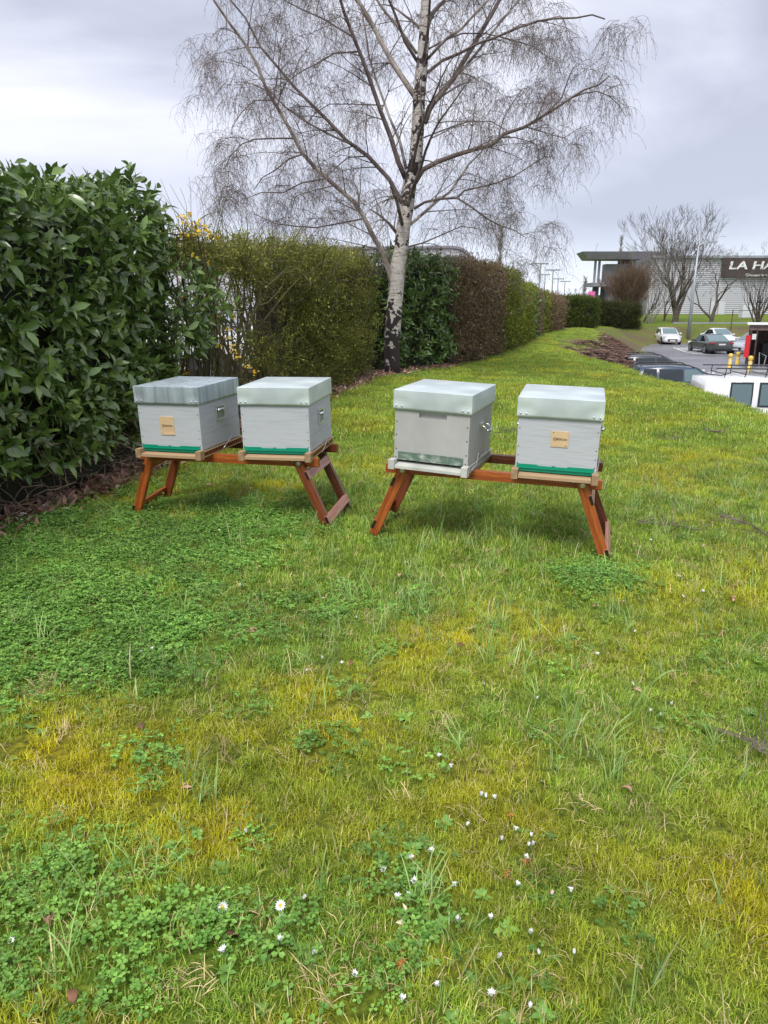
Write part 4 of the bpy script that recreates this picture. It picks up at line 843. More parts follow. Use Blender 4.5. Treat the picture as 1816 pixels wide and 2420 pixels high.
LIMBS = [ # points, start width px, end width px, depth drift, material
 ([(930, 690), (921, 645), (904, 595), (881, 556), (859, 510), (837, 477), (787, 434), (747, 398), (714, 361), (696, 325), (664, 267), (631, 213), (606, 148), (573, 94), (545, 58), (508, 4), (480, -50), (450, -130)], 16, 4, -1.6, 'limb'),
 ([(953, 484), (920, 423), (870, 369), (819, 332), (779, 289), (725, 235), (700, 210), (657, 159), (617, 112), (581, 43), (545, 0), (510, -70)], 13, 4, 1.2, 'limb_dark'),
 ([(844, 347), (779, 318), (725, 289), (675, 253), (653, 231), (610, 180), (570, 150), (540, 140)], 6, 2, .9, 'limb_dark'),
 ([(964, 434), (942, 383), (924, 325), (899, 260), (877, 195), (859, 145), (837, 90), (816, 36), (805, 0), (785, -80), (760, -160)], 15, 5, -1.0, 'limb_dark'),
 ([(960, 398), (946, 336), (920, 275), (892, 195), (873, 137), (865, 80), (850, 0)], 9, 4, 1.4, 'limb'),
 ([(985, 232), (964, 202), (935, 159), (906, 108), (884, 65), (855, 14), (837, -10), (800, -70), (750, -150)], 18, 7, 1.0, 'limb'),
 ([(993, 155), (957, 98), (938, 43), (920, 0), (905, -60)], 9, 5, -.8, 'limb_dark'),
 ([(985, 126), (942, 65), (906, 22), (885, -10), (850, -60)], 9, 5, .9, 'limb'),
 ([(942, 556), (920, 528), (899, 510), (877, 495)], 10, 4, -.5, 'limb_dark'),
 ([(859, 517), (797, 529), (747, 538), (700, 535), (649, 528), (600, 505)], 5, 2, -.6, 'limb_dark'),
 ([(714, 365), (682, 376), (653, 401), (620, 420), (600, 450)], 5, 2, -.3, 'limb_dark'),
 ([(696, 327), (653, 327), (602, 329), (573, 340), (545, 369), (530, 400)], 5, 2, -.3, 'limb_dark'),
 ([(646, 237), (602, 237), (570, 267), (550, 300)], 4, 2, .3, 'limb_dark'),
 ([(905, 250), (888, 248), (834, 246), (779, 246), (745, 267), (720, 300)], 4, 2, .8, 'limb_dark'),
 ([(845, 122), (790, 126), (754, 148), (711, 170), (670, 200)], 5, 2, -.6, 'limb_dark'),
 ([(870, 369), (823, 372), (790, 400), (760, 430)], 4, 2, .5, 'limb_dark'),
 ([(765, 423), (714, 432), (671, 455), (617, 455), (580, 470)], 5, 2, -.5, 'limb_dark'),
 ([(834, 87), (761, 43), (714, 22), (671, 0), (600, -40), (540, -60)], 5, 2, .9, 'limb_dark'),
 ([(979, 493), (1004, 478), (1039, 470), (1081, 468), (1116, 490), (1151, 517), (1185, 534), (1216, 544), (1240, 560)], 8, 2, -.9, 'limb_dark'),
 ([(1081, 468), (1097, 451), (1131, 443), (1170, 434), (1216, 416), (1255, 391), (1289, 370), (1310, 372)], 6, 2, .6, 'limb_dark'),
 ([(965, 535), (1000, 505), (1035, 474), (1062, 455), (1085, 424), (1108, 389), (1139, 358), (1165, 320)], 10, 4, 1.3, 'limb'),
 ([(981, 432), (1000, 401), (1035, 382), (1085, 364), (1116, 355), (1162, 343), (1193, 316), (1239, 301), (1278, 278), (1316, 254), (1351, 231), (1382, 212), (1417, 200), (1440, 180)], 15, 3, -1.2, 'limb_dark'),
 ([(1278, 278), (1306, 254), (1328, 231), (1343, 189), (1355, 160)], 5, 3, .4, 'limb_dark'),
 ([(1351, 231), (1382, 220), (1413, 216), (1440, 227), (1462, 247), (1480, 276)], 4, 1.5, -.5, 'limb_dark'),
 ([(1004, 290), (1016, 254), (1043, 220), (1070, 189), (1093, 150), (1116, 112), (1139, 73), (1162, 35), (1181, 0), (1210, -70), (1240, -150)], 18, 8, .9, 'limb_dark'),
 ([(1030, 240), (1060, 195), (1100, 158), (1131, 120), (1170, 69), (1201, 31), (1228, 0), (1280, -60)], 10, 5, 1.6, 'limb'),
 ([(1006, 175), (1046, 143), (1085, 127), (1131, 102), (1170, 89), (1224, 66), (1270, 50), (1309, 44), (1363, 42), (1400, 35), (1430, 45)], 9, 3, -1.4, 'limb_dark'),
 ([(1012, 116), (1054, 94), (1093, 79), (1147, 79), (1208, 93), (1266, 112), (1300, 140)], 5, 2, 1.0, 'limb_dark'),
 ([(1010, 140), (1054, 93), (1093, 66), (1131, 23), (1154, 0), (1190, -50)], 8, 5, -.8, 'limb'),
 ([(1000, 326), (1054, 305), (1108, 287), (1162, 287), (1200, 310)], 4, 2, .8, 'limb_dark'),
 ([(955, 586), (1000, 574), (1054, 551), (1090, 535), (1130, 540)], 5, 2, -.7, 'limb_dark'),
 ([(1010, 46), (1027, 23), (1046, 4), (1100, -50), (1170, -110)], 9, 5, .8, 'limb_dark'),
 ([(1008, -30), (960, -90), (880, -170), (760, -260), (640, -300)], 10, 4, -1.5, 'limb_dark'),
 ([(1012, -80), (1080, -160), (1200, -230), (1300, -260), (1370, -240)], 10, 4, 1.5, 'limb_dark'),
]
SEC = []   # every branch the twigs can sprout from: (points, weight)
mbd = {'limb': None}
for pts, w0, w1, dr, mt in LIMBS:
    n = len(pts); q = []; r = []
    for i, (px, py) in enumerate(pts):
        s = i / (n - 1); q.append(rel(at(px, py, YB + dr * s ** 1.2 * (1 if len(pts) > 6 else .7)))); r.append((w0 + (w1 - w0) * s) / 2 * YB / F * .76)
    MB().tube(q, r, 8).build('limb', M[mt], BT_, smooth=True); SEC.append((q, r))
for k in range(9):   # limbs going towards and away from the camera, and above the frame
    ti = random.randint(6, 16); p = rel(tp[ti]); az = random.choice([-1, 1]) * (math.pi / 2 + random.uniform(-.8, .8)); L = random.uniform(2.2, 3.6) * (1 - .05 * abs(ti - 9)); d = Vector((math.cos(az), math.sin(az), random.uniform(.5, 1.1))).normalized(); q = [p.copy()]; r = [.045 - .0015 * ti]
    for j in range(9): p = p + d * L / 9; d = (d + Vector((random.uniform(-.12, .12), random.uniform(-.12, .12), -.08))).normalized(); q.append(p.copy()); r.append(r[0] * (1 - .1 * j))
    MB().tube(q, r, 7).build('limb', M['limb_dark'], BT_, smooth=True); SEC.append((q, r))
mb = MB(); anchors = []
cells = {}
def branchlet(p, d, L, r, depth):
    key = (round(p.x / .55), round(p.y / .9), round(p.z / .55)); cells[key] = cells.get(key, 0) + 1
    if cells[key] > 4 or p.x + BASE.x > 4.1 or p.x + BASE.x < -4.1: return
    q = [p.copy()]; rr = [r]; seg = 6
    for j in range(seg):
        p = p + d * L / seg; d = (d + Vector((random.uniform(-.2, .2), random.uniform(-.2, .2), random.uniform(-.16, .06) - .05 * j / seg))).normalized(); q.append(p.copy()); rr.append(r * (1 - .11 * (j + 1))); anchors.append((p.copy(), d.copy(), depth))
    mb.tube(q, rr, 4, False)
    if depth < 2:
        for _ in range(random.randint(1, 3)):
            i = random.randint(1, seg); dd = (q[i] - q[i - 1]).normalized(); sd_ = dd.cross(Vector((random.uniform(-1, 1), random.uniform(-1, 1), random.uniform(-1, 1)))).normalized(); branchlet(q[i], (dd * .8 + sd_ * .9).normalized(), L * random.uniform(.5, .8), r * .6, depth + 1)
for q, r in SEC:
    tot = sum((b - a).length for a, b in zip(q[:-1], q[1:])); nb = int(tot * 3.6) + 1
    for _ in range(nb):
        s = (random.uniform(.12, 1) if random.random() < .5 else random.uniform(.12, .7)) * (len(q) - 1); i = min(int(s), len(q) - 2); f = s - i; p = q[i].lerp(q[i + 1], f); dd = (q[i + 1] - q[i]).normalized(); ax = dd.cross(Vector([random.uniform(-1, 1) for _ in range(3)])).normalized()
        branchlet(p, (dd * random.uniform(.4, 1) + ax * .8 + Vector((0, 0, .1))).normalized(), random.uniform(.55, 1.15) * (1 - .25 * s / (len(q) - 1)), min(.012, max(.006, r[i] * .45)), 0)
bl = mb.build('branchlets', M['twig'], BT_, smooth=True); bl['kind'] = 'stuff'
random.shuffle(anchors); A = []; cnt = {}
for a in anchors:
    key = (round(a[0].x / .4), round(a[0].z / .4))
    if cnt.get(key, 0) < 11 and -4.4 < a[0].x + BASE.x < 4.35: cnt[key] = cnt.get(key, 0) + 1; A.append(a); P = np.array([a[0][:] for a in A])
wx, wy = project(P[:, 0] + BASE.x, P[:, 1] + BASE.y, P[:, 2] + BASE.z)
dt = np.hypot(wx - 975, np.zeros(len(P))); k = ((wy < 560) | (rng.random(len(P)) < .5)) & (rng.random(len(P)) < np.clip(dt / 150, .30, 1)); P = P[k]
scatter('twigs', V_spray, P, np.stack([rng.uniform(-.2, .2, len(P)), rng.uniform(-.2, .2, len(P)), rng.uniform(0, 6.283, len(P))], 1), rng.uniform(.6, 1.15, len(P)), None, BT_)
print('birch', len(P), len(mb.v))
def bare_tree(name, label, base, H, mat, spread=.5, r0=.25, depth=6, forks=(2, 3), lean=(0, 0), first=.18, twigr=.012, seed=1, up=.12, grp=None, stems=1, cat='tree', ang=.5, trunkjit=.05, dec=.78, nfirst=4):
    rnd = random.Random(seed); e = empty(name, base, 0, label, cat, grp); mt = MB(); mc = MB()
    def grow(p, d, L, r, dp):
        q = [p.copy()]; rr = [r]; seg = 4 if dp < 2 else 3; j = trunkjit if dp == 0 else .14
        for k in range(seg): p = p + d * L / seg; d = (d + Vector((rnd.uniform(-j, j), rnd.uniform(-j, j), rnd.uniform(-j, j) + up * (dp > 0)))).normalized(); q.append(p.copy()); rr.append(r * (1 - .3 * (k + 1) / seg))
        (mt if dp == 0 else mc).tube(q, rr, 8 if dp == 0 else (5 if dp < 3 else 3), False)
        if dp >= depth: return
        nf = rnd.randint(*forks) if dp else nfirst
        for k in range(nf):
            i = seg if k < 2 else rnd.randint(1, seg); ax = d.cross(Vector([rnd.uniform(-1, 1) for _ in range(3)])).normalized(); a = rnd.uniform(.5, 1.) * ang * (1.15 if dp == 0 else 1) * (.55 if k == 0 else 1); dd = (d * math.cos(a) + ax * math.sin(a) + Vector((ax.x, ax.y, 0)) * spread * .25).normalized()
            grow(q[i], dd, L * dec * rnd.uniform(.75, 1.1) if dp else H * .24 * rnd.uniform(.8, 1.15), max(twigr * .5, rr[i] * (.62 if k else .72)), dp + 1)
    for s in range(stems):
        dx = lean[0] + (rnd.uniform(-.45, .45) if stems > 1 else 0); dy = lean[1] + (rnd.uniform(-.45, .45) if stems > 1 else 0); grow(Vector((rnd.uniform(-.25, .25) * (stems > 1), rnd.uniform(-.25, .25) * (stems > 1), -.1)), Vector((dx, dy, 1)).normalized(), H * first, r0, 0)
    mt.build('trunk', mat, e, smooth=True); c = mc.build('crown', mat, e); c['kind'] = 'stuff'; return e
def gpt(px, py, Y): p = at(px, py, Y); p.z = gz(p.x, p.y); return p
bare_tree('bare_tree', 'large vase shaped bare tree in front of the grey warehouse', gpt(1596, 760, 83), 11.6, M['treebark'], .28, .38, 7, (2, 3), (0.02, 0), .16, .022, 3, .08, ang=.48, dec=.80, nfirst=9)
bare_tree('bare_tree', 'smaller bare tree with leaning trunk and flat crown below the dark sign', gpt(1679, 768, 80), 9., M['treebark'], .8, .24, 7, (2, 3), (.16, 0), .25, .018, 5, .02, ang=.8, dec=.78)
bare_tree('bare_tree', 'slim bare tree left of the large one before the warehouse', gpt(1570, 757, 86), 6.5, M['treebark2'], .6, .13, 5, (2, 3), (.03, 0), .25, .016, 8, .05)
bare_tree('bare_shrub', 'crooked low bare shrub stem beside the dark far hedge', gpt(1520, 760, 84), 6.5, M['treebark'], 1.0, .16, 5, (2, 3), (.5, 0), .28, .016, 9, .1, cat='shrub')
bare_tree('bare_shrub', 'many stemmed grey bare shrub at the right edge by the warehouse', gpt(1790, 765, 80), 6.6, M['treebark'], .4, .085, 4, (2, 2), (.05, 0), .30, .014, 12, .12, stems=11, cat='shrub', ang=.3)
bare_tree('russet_shrub', 'dense russet brown bare shrub rising over the dark far hedge', gpt(1478, 760, 78), 5.6, M['treebark2'], .30, .06, 5, (2, 3), (0, 0), .28, .018, 14, .10, stems=44, cat='shrub', ang=.36)
bare_tree('grey_shrub', 'paler grey stemmed shrub between the russet shrub and large tree', gpt(1535, 760, 81), 8.6, M['treebark3'], .2, .05, 4, (2, 3), (0.02, 0), .3, .014, 15, .12, stems=9, cat='shrub', ang=.3)
def poplar(label, px, py_top, Y, H, seed, mat, wd=.10):
    rnd = random.Random(seed); p0 = at(px, py_top, Y); base = Vector((p0.x, p0.y, p0.z - H)); e = empty('poplar_tree', base, 0, label, 'tree', 'slender bare poplars'); MB().tube([(0, 0, 0), (0, 0, H * .5), (.05, 0, H)], [.22, .14, .02], 6).build('trunk', mat, e); mb = MB()
    for k in range(260):
        z = rnd.uniform(.15, .97) * H; a = rnd.random() * 6.28; L = H * wd * 1.6 * (1 - .5 * z / H) * rnd.uniform(.5, 1); p = Vector((0, 0, z)); d = Vector((math.cos(a) * .34, math.sin(a) * .34, 1)).normalized(); q = [p + d * L * t_ + Vector((math.cos(a), math.sin(a), 0)) * .35 * wd * 5 * t_ for t_ in (0, .5, 1)]; mb.tube(q, [.035, .028, .018], 3, False)
    c = mb.build('crown', mat, e); c['kind'] = 'stuff'; return e
poplar('slender bare poplar rising behind the brown beech hedge', 1184, 530, 70, 12, 1, M['treebark3'], .085)
poplar('slender bare poplar behind the flat grey canopy roof', 1470, 556, 125, 15, 2, M['treebark3'], .075)
poplar('tiny distant poplar between the light masts and the canopy', 1384, 655, 150, 9, 3, M['treebark3'], .12)
bare_tree('bare_tree', 'rounded distant tree just left of the pink banner', Vector((at(1372, 720, 140).x, 140, -.1)), 6.2, M['treebark3'], .9, .3, 5, (3, 3), (0, 0), .1, .06, 21, .03, ang=.7)
for i, (px, h, sd_) in enumerate([(1215, 4.6, 31), (1245, 4.2, 32), (1290, 3.4, 33), (1330, 3.2, 34), (1160, 4.4, 35)]):
    bare_tree('bare_shrub', ['pale bare shrub top behind the brown beech hedge', 'pale bare shrub top above the yellow green hedge', 'bare shrub top below the light masts', 'bare shrub top before the far brown sections', 'bare shrub top left behind the brown beech hedge'][i], Vector((at(px, 720, 60 + i * 4).x, 60 + i * 4, -.1)), h, M['treebark3'], .7, .10, 4, (3, 3), (0, 0), .2, .04, sd_, .05, stems=5, cat='shrub', ang=.6)
print('trees')
# ================================================================ BUILDINGS
YW = 106.
def wx_(px): return at(px, 720, YW).x
def wz_(py): return at(1700, py, YW).z
xl, xr = wx_(1530), wx_(1816) + 40; zb, zt = wz_(742) - .3, wz_(609)
WH = empty('warehouse', (xl, YW, 0), 0, 'long grey warehouse with ribbed cladding across the right background', 'building')
MB().box(((xr - xl) / 2, 4.2, (zb + zt) / 2), (xr - xl, 8, zt - zb)).build('wall', M['cladding_dark'], WH)
npan = 30; ph = (zt - zb) / npan; bmx = MB().box((0, 0, 0), (xr - xl, .12, ph * .74)).build('cladding_panel', M['cladding'], WH); bmx.location = ((xr - xl) / 2, .14, zb + ph / 2)
for i in range(1, npan): o = bmx.copy(); link(o, WH); o.location.z = zb + ph * (i + .5)
MB().box(((xr - xl) / 2, .0, zt + .12), (xr - xl + .4, .6, .3)).build('roof_edge', M['pole'], WH)
for px in (1688, 1706): MB().box((wx_(px) - xl, -.02, (zb + wz_(712)) / 2), (.9, .2, wz_(712) - zb)).build('door_panel', M['cladding'], WH)
SG = empty('shop_sign', (wx_(1694), YW - .35, 0), 0, 'dark shop sign with white letters high on the grey warehouse wall', 'sign')
sw = wx_(1816) + 9 - wx_(1694); MB().box((sw / 2, 0, (wz_(610.5) + wz_(655)) / 2), (sw, .3, wz_(610.5) - wz_(655))).build('board', M['sign_dark'], SG)
text_obj('lettering', 'LA HALLE', 1.42, M['white'], SG, (wx_(1707) - wx_(1694), -.2, wz_(628.5)), (R(90), 0, 0), .03, .12, .035, 'LEFT', 1.55)
text_obj('small_lettering', 'Chaussures et Vêtements', .46, M['white'], SG, (wx_(1749) - wx_(1694), -.2, wz_(650.5)), (R(90), 0, 0), .02, 0, .012, 'LEFT', 1.15)
# entrance building with tall flat canopy
YC = 112.; c_ = lambda px, py, Y=YC: at(px, py, Y)
CB = empty('shop_building', c_(1380, 740), 0, 'dark grey building with high flat canopy on tall twin columns', 'building'); CB.location.z = 0; o0 = Vector(CB.location)
a, b = c_(1378, 596), c_(1575, 592); cz = (c_(1400, 594).z + c_(1400, 612).z) / 2; th = c_(1400, 594).z - c_(1400, 612).z
MB().add([tuple(v - o0) for v in (Vector((a.x, YC, cz + th / 2)), Vector((b.x, YC, cz + th / 2)), Vector((b.x, YC + 6, cz + th / 2)), Vector((a.x + .3, YC + 5, cz + th / 2)), Vector((a.x + 1.0, YC + .5, cz - th / 2)), Vector((b.x, YC + .5, cz - th / 2)), Vector((b.x, YC + 6, cz - th / 2)), Vector((a.x + 1.2, YC + 5, cz - th / 2)))],
         [(0, 1, 2, 3), (0, 4, 5, 1), (4, 7, 6, 5), (3, 2, 6, 7), (0, 3, 7, 4), (1, 5, 6, 2)]).build('canopy', M['grey_roof'], CB)
for px in (1402, 1411.5): p = c_(px, 700, YC + 2); MB().box((p.x - o0.x, 2, cz / 2), (.30, .30, cz - th / 2 + .2)).build('column', M['conc'], CB)
p = c_(1408, 585, YC + 1); MB().bar((p.x - o0.x, 1, cz + th / 2), (p.x - o0.x + .3, 1, cz + th / 2 + 1.2), .06, .06).build('aerial', M['pole'], CB)
a = c_(1443, 622); b = c_(1560, 622); MB().box(((a.x + b.x) / 2 - o0.x, 3, a.z / 2), (b.x - a.x, 2, a.z)).build('wall', M['grey_roof'], CB)
MB().box((c_(1530, 600).x - o0.x, 3, (cz + a.z) / 2), (6., 1.5, cz - a.z)).build('upper_wall', M['hut_light'], CB)
a = c_(1404, 678); b = c_(1446, 678); MB().box(((a.x + b.x) / 2 - o0.x, 3, a.z + .35), (b.x - a.x, 5, .55)).build('porch_roof', M['grey_roof'], CB)
for px in (1411, 1430): MB().box((c_(px, 700).x - o0.x, 1.5, a.z / 2), (.5, .5, a.z)).build('column', M['black'], CB)
a = c_(1410, 697); b = c_(1448, 697); mw = MB().box(((a.x + b.x) / 2 - o0.x, 3.4, (a.z - 2.) / 2), (b.x - a.x, .4, a.z + 2.)).build('maroon_wall', M['maroon'], CB)
for px in (1419, 1436): MB().lathe((c_(px, 706).x - o0.x, 3.18, c_(px, 706).z), [(.42, 0), (.42, -.05)], 14, 'y').build('round_panel', M['white'], mw)
BN = MB().box((0, 0, 0), (1.0, .12, 1.5)).build('banner', M['pink']); BN.location = c_(1398, 702, YC - 4); tag(BN, 'bright pink banner beside the twin columns', 'banner')
# pale shed with curved roof end behind the hedges
YS = 48.; SB = empty('pale_shed', (0, YS, 0), 0, 'pale grey shed with rounded roof end, behind the hedges', 'building')
prof = [(at(1128, 640, YS).x, -.2)] + [(at(px, py, YS).x, at(px, py, YS).z) for px, py in ((1128, 640), (1118, 618), (1104, 600), (1088, 590), (1070, 587), (900, 589))] + [(at(400, 589, YS).x, at(900, 589, YS).z), (at(400, 589, YS).x, -.2)]
V = [(x, 0, z) for x, z in prof] + [(x, 18, z) for x, z in prof]; n = len(prof); MB().add(V, [tuple(range(n)), tuple(reversed(range(n, 2 * n)))] + [(i, n + i, n + (i + 1) % n, (i + 1) % n) for i in range(n)]).build('wall', M['pale_wall'], SB)
MB().tube([(x, -.03, z + .06) for x, z in prof[1:-1]], .11, 6).build('roof_rim', M['grey_roof'], SB)
# light masts
for i, (px, pyt, Y) in enumerate([(1278, 623, 130), (1289, 649, 165), (1308, 638, 140), (1320, 659, 175), (1336, 665, 185)]):
    p = at(px, pyt, Y); e = empty('light_mast', (p.x, p.y, 0), 0, ['tallest light mast with wide T head, left of the group', 'short light mast just right of the tallest one', 'second tallest light mast in the middle of the group', 'fourth light mast from the left, shorter', 'lowest light mast, rightmost of the group'][i], 'light mast', 'light masts over the far car park')
    MB().tube([(0, 0, 0), (0, 0, p.z)], [.16, .09], 6).build('pole', M['pole'], e); MB().box((0, 0, p.z), (2.6 if i != 1 else 2., .5, .22)).build('lamp_head', M['pole'], e)
# lamp post by the car park
p = at(1627, 797, 73); LP = empty('lamp_post', (p.x, p.y, gz(p.x, p.y) - .1), 0, 'tall tapered grey lamp post between the white hatchback and dark coupe', 'lamp post')
hz_ = at(1655, 580, 73).z - LP.location.z; MB().tube([(0, 0, 0), (0, 0, hz_ * .5), (.05, 0, hz_)], [.19, .14, .08], 8).build('pole', M['pole'], LP, smooth=True)
MB().tube([(.05, 0, hz_), (.5, 0, hz_ + .25), (1.1, 0, hz_ + .3)], .05, 6).build('arm', M['pole'], LP); MB().box((1.35, 0, hz_ + .3), (.7, .3, .14)).build('lamp_head', M['pole'], LP)
# small things on the far bank
def kerb(px0, py0, px1, py1, Y0, Y1, w=.25):
    a, b = gpt(px0, py0, Y0), gpt(px1, py1, Y1); a.z += .08; b.z += .08; return MB().bar(a, b, w, .16)
tag(kerb(1590, 765, 1812, 772, 79.5, 79, .5).build('kerb', M['conc']), kind='structure')
for i, (px, Y, h) in enumerate([(1676, 96, 2.2), (1635, 97, 2.), (1731, 76, 2.0)]):
    p = gpt(px, 750, Y); tag(MB().tube([(p.x, p.y, p.z), (p.x, p.y, p.z + h)], .05, 5).build('fence_post', M['treebark']), ['thin dark post on the green verge left of the leaning tree', 'thin dark post behind the lamp post', 'dark post at the end of the low rail, right'][i], 'post', 'thin posts before the warehouse')
p = gpt(1765, 750, 92); tag(MB().box((p.x, p.y, p.z + .75), (1.6, 1., 1.5)).build('utility_cabinet', M['pale_wall'], None, .04), 'pale utility cabinet on the verge by the many stemmed shrub', 'cabinet')
p = gpt(1731, 775, 76); fr = MB(); fr.bar((p.x, p.y, p.z + 1.9), (p.x + 7, p.y - 1, p.z + 1.9), .06, .06); fr.bar((p.x, p.y, p.z + 1.), (p.x + 7, p.y - 1, p.z + 1.), .05, .05)
fo = fr.build('low_rail', M['treebark']); tag(fo, 'thin dark rail fence at the top of the bank near the kiosk', 'fence')
# ================================================================ CAR PARK MARKINGS, KIOSK, BOLLARDS
def on_park(px, py):
    z = -2.15
    for _ in range(6): q = gp(px, py, z); z = float(park_z(q.x, q.y))
    return Vector((q.x, q.y, z + .006))
def strip(a, b, w):
    d = (b - a).normalized(); s = Vector((-d.y, d.x, 0)) * w / 2; return [a - s, b - s, b + s, a + s]
mk = MB(); ol = [on_park(*p) for p in ((1592, 821.5), (1604, 826), (1619, 831.5), (1646, 836.5), (1672, 838.5), (1700, 839))]
for a, b in zip(ol[:-1], ol[1:]): mk.add(strip(a, b, .14), [(0, 1, 2, 3)])
tag(mk.build('painted_line', M['white']), kind='structure'); mk = MB()
for i in range(7):
    t = i / 6; a = on_park(1600 + 55 * t, 824 + 13 * t - (2 if i == 6 else 0)); b = on_park(1640 + 62 * t, 823.5 + 13.5 * t - 1.6); mk.add([v + Vector((0, 0, .002)) for v in strip(a, b, .38)], [(0, 1, 2, 3)])
tag(mk.build('painted_stripes', M['white']), kind='structure')
mk = MB().add([v + Vector((0, 0, .001)) for v in (on_park(1712, 862), on_park(1812, 862), on_park(1816, 880), on_park(1690, 880))], [(0, 1, 2, 3)]); tag(mk.build('paving', M['conc']), kind='structure')
KY = 45.; kx = at(1762, 860, KY).x; kz = float(park_z(np.array([kx]), np.array([KY]))[0])
K = empty('kiosk', (kx, KY, kz), R(-25), 'dark brown wooden kiosk with red side panel and white roof edge', 'kiosk'); KH = at(1762, 766, KY).z - kz; KL = 5.
MB().box((KL / 2, 3.0, KH / 2), (KL, .08, KH - .1)).build('back_wall', M['hut'], K); MB().box((.04, 1.5, KH / 2 + .1), (.08, 2.9, KH - .3)).build('side_wall', M['hut'], K)
MB().box((KL / 2, 1.5, KH - .0), (KL + .3, 3.4, .07)).build('roof', M['white'], K); MB().box((KL / 2, .0, KH - .20), (KL, .08, .30)).build('fascia', M['hut_light'], K)
for x in (.1, .42, 2.6): MB().box((x, .04, KH / 2 - .1), (.10, .08, KH - .5)).build('post', M['hut'], K)
for i in range(9): MB().box((.55 + i * .48, 2.94, KH / 2), (.46, .03, KH - .3)).build('plank', M['hut'], K)
MB().box((-.03, -.03, KH * .50), (.26, .06, KH * .50)).build('red_panel', M['red'], K); MB().box((.28, -.04, KH * .72), (.22, .02, .32)).build('notice', M['plate_white'], K)
MB().box((1.3, 2.2, .95), (.9, .6, .9)).build('counter', M['black'], K)
for x in (.75, 2.0): MB().tube([(x, -.15, .0), (x - .08, -.15, .95), (x + .3, -.15, .75), (x + .22, -.15, 0)], .03, 6).build('metal_bracket', M['pole'], K)
MB().tube([(1.3, -.2, .18), (1.9, -.2, .2)], .06, 6).tube([(1.65, -.2, .18), (1.75, -.2, .18)], .16, 8).build('axle', M['black'], K)
b0 = None
for i, (px, pyb, lab) in enumerate([(1724, 866, 'leftmost of the yellow bollards before the kiosk'), (1742, 861, 'yellow bollard in the middle, farthest back'), (1771, 873, 'yellow bollard in front of the kiosk, nearest')]):
    p = on_park(px, pyb + 3)
    if b0 is None:
        e = empty('bollard', p, 0); MB().lathe((0, 0, 0), [(.11, 0), (.11, .52), (.085, .56), (.085, .66)], 12).build('post', M['yellow'], e, smooth=True); MB().lathe((0, 0, 0), [(.10, .60), (.14, .64), (.14, .76), (.08, .84)], 12).build('cap', M['yellow'], e, smooth=True)
        MB().lathe((0, 0, 0), [(.113, .38), (.113, .44)], 12).build('band', M['plate_white'], e); b0 = e
    else:
        e = b0.copy(); link(e); e.location = p
        for ch in b0.children: c2 = ch.copy(); link(c2, e)
    tag(e, lab, 'bollard', 'yellow bollards')
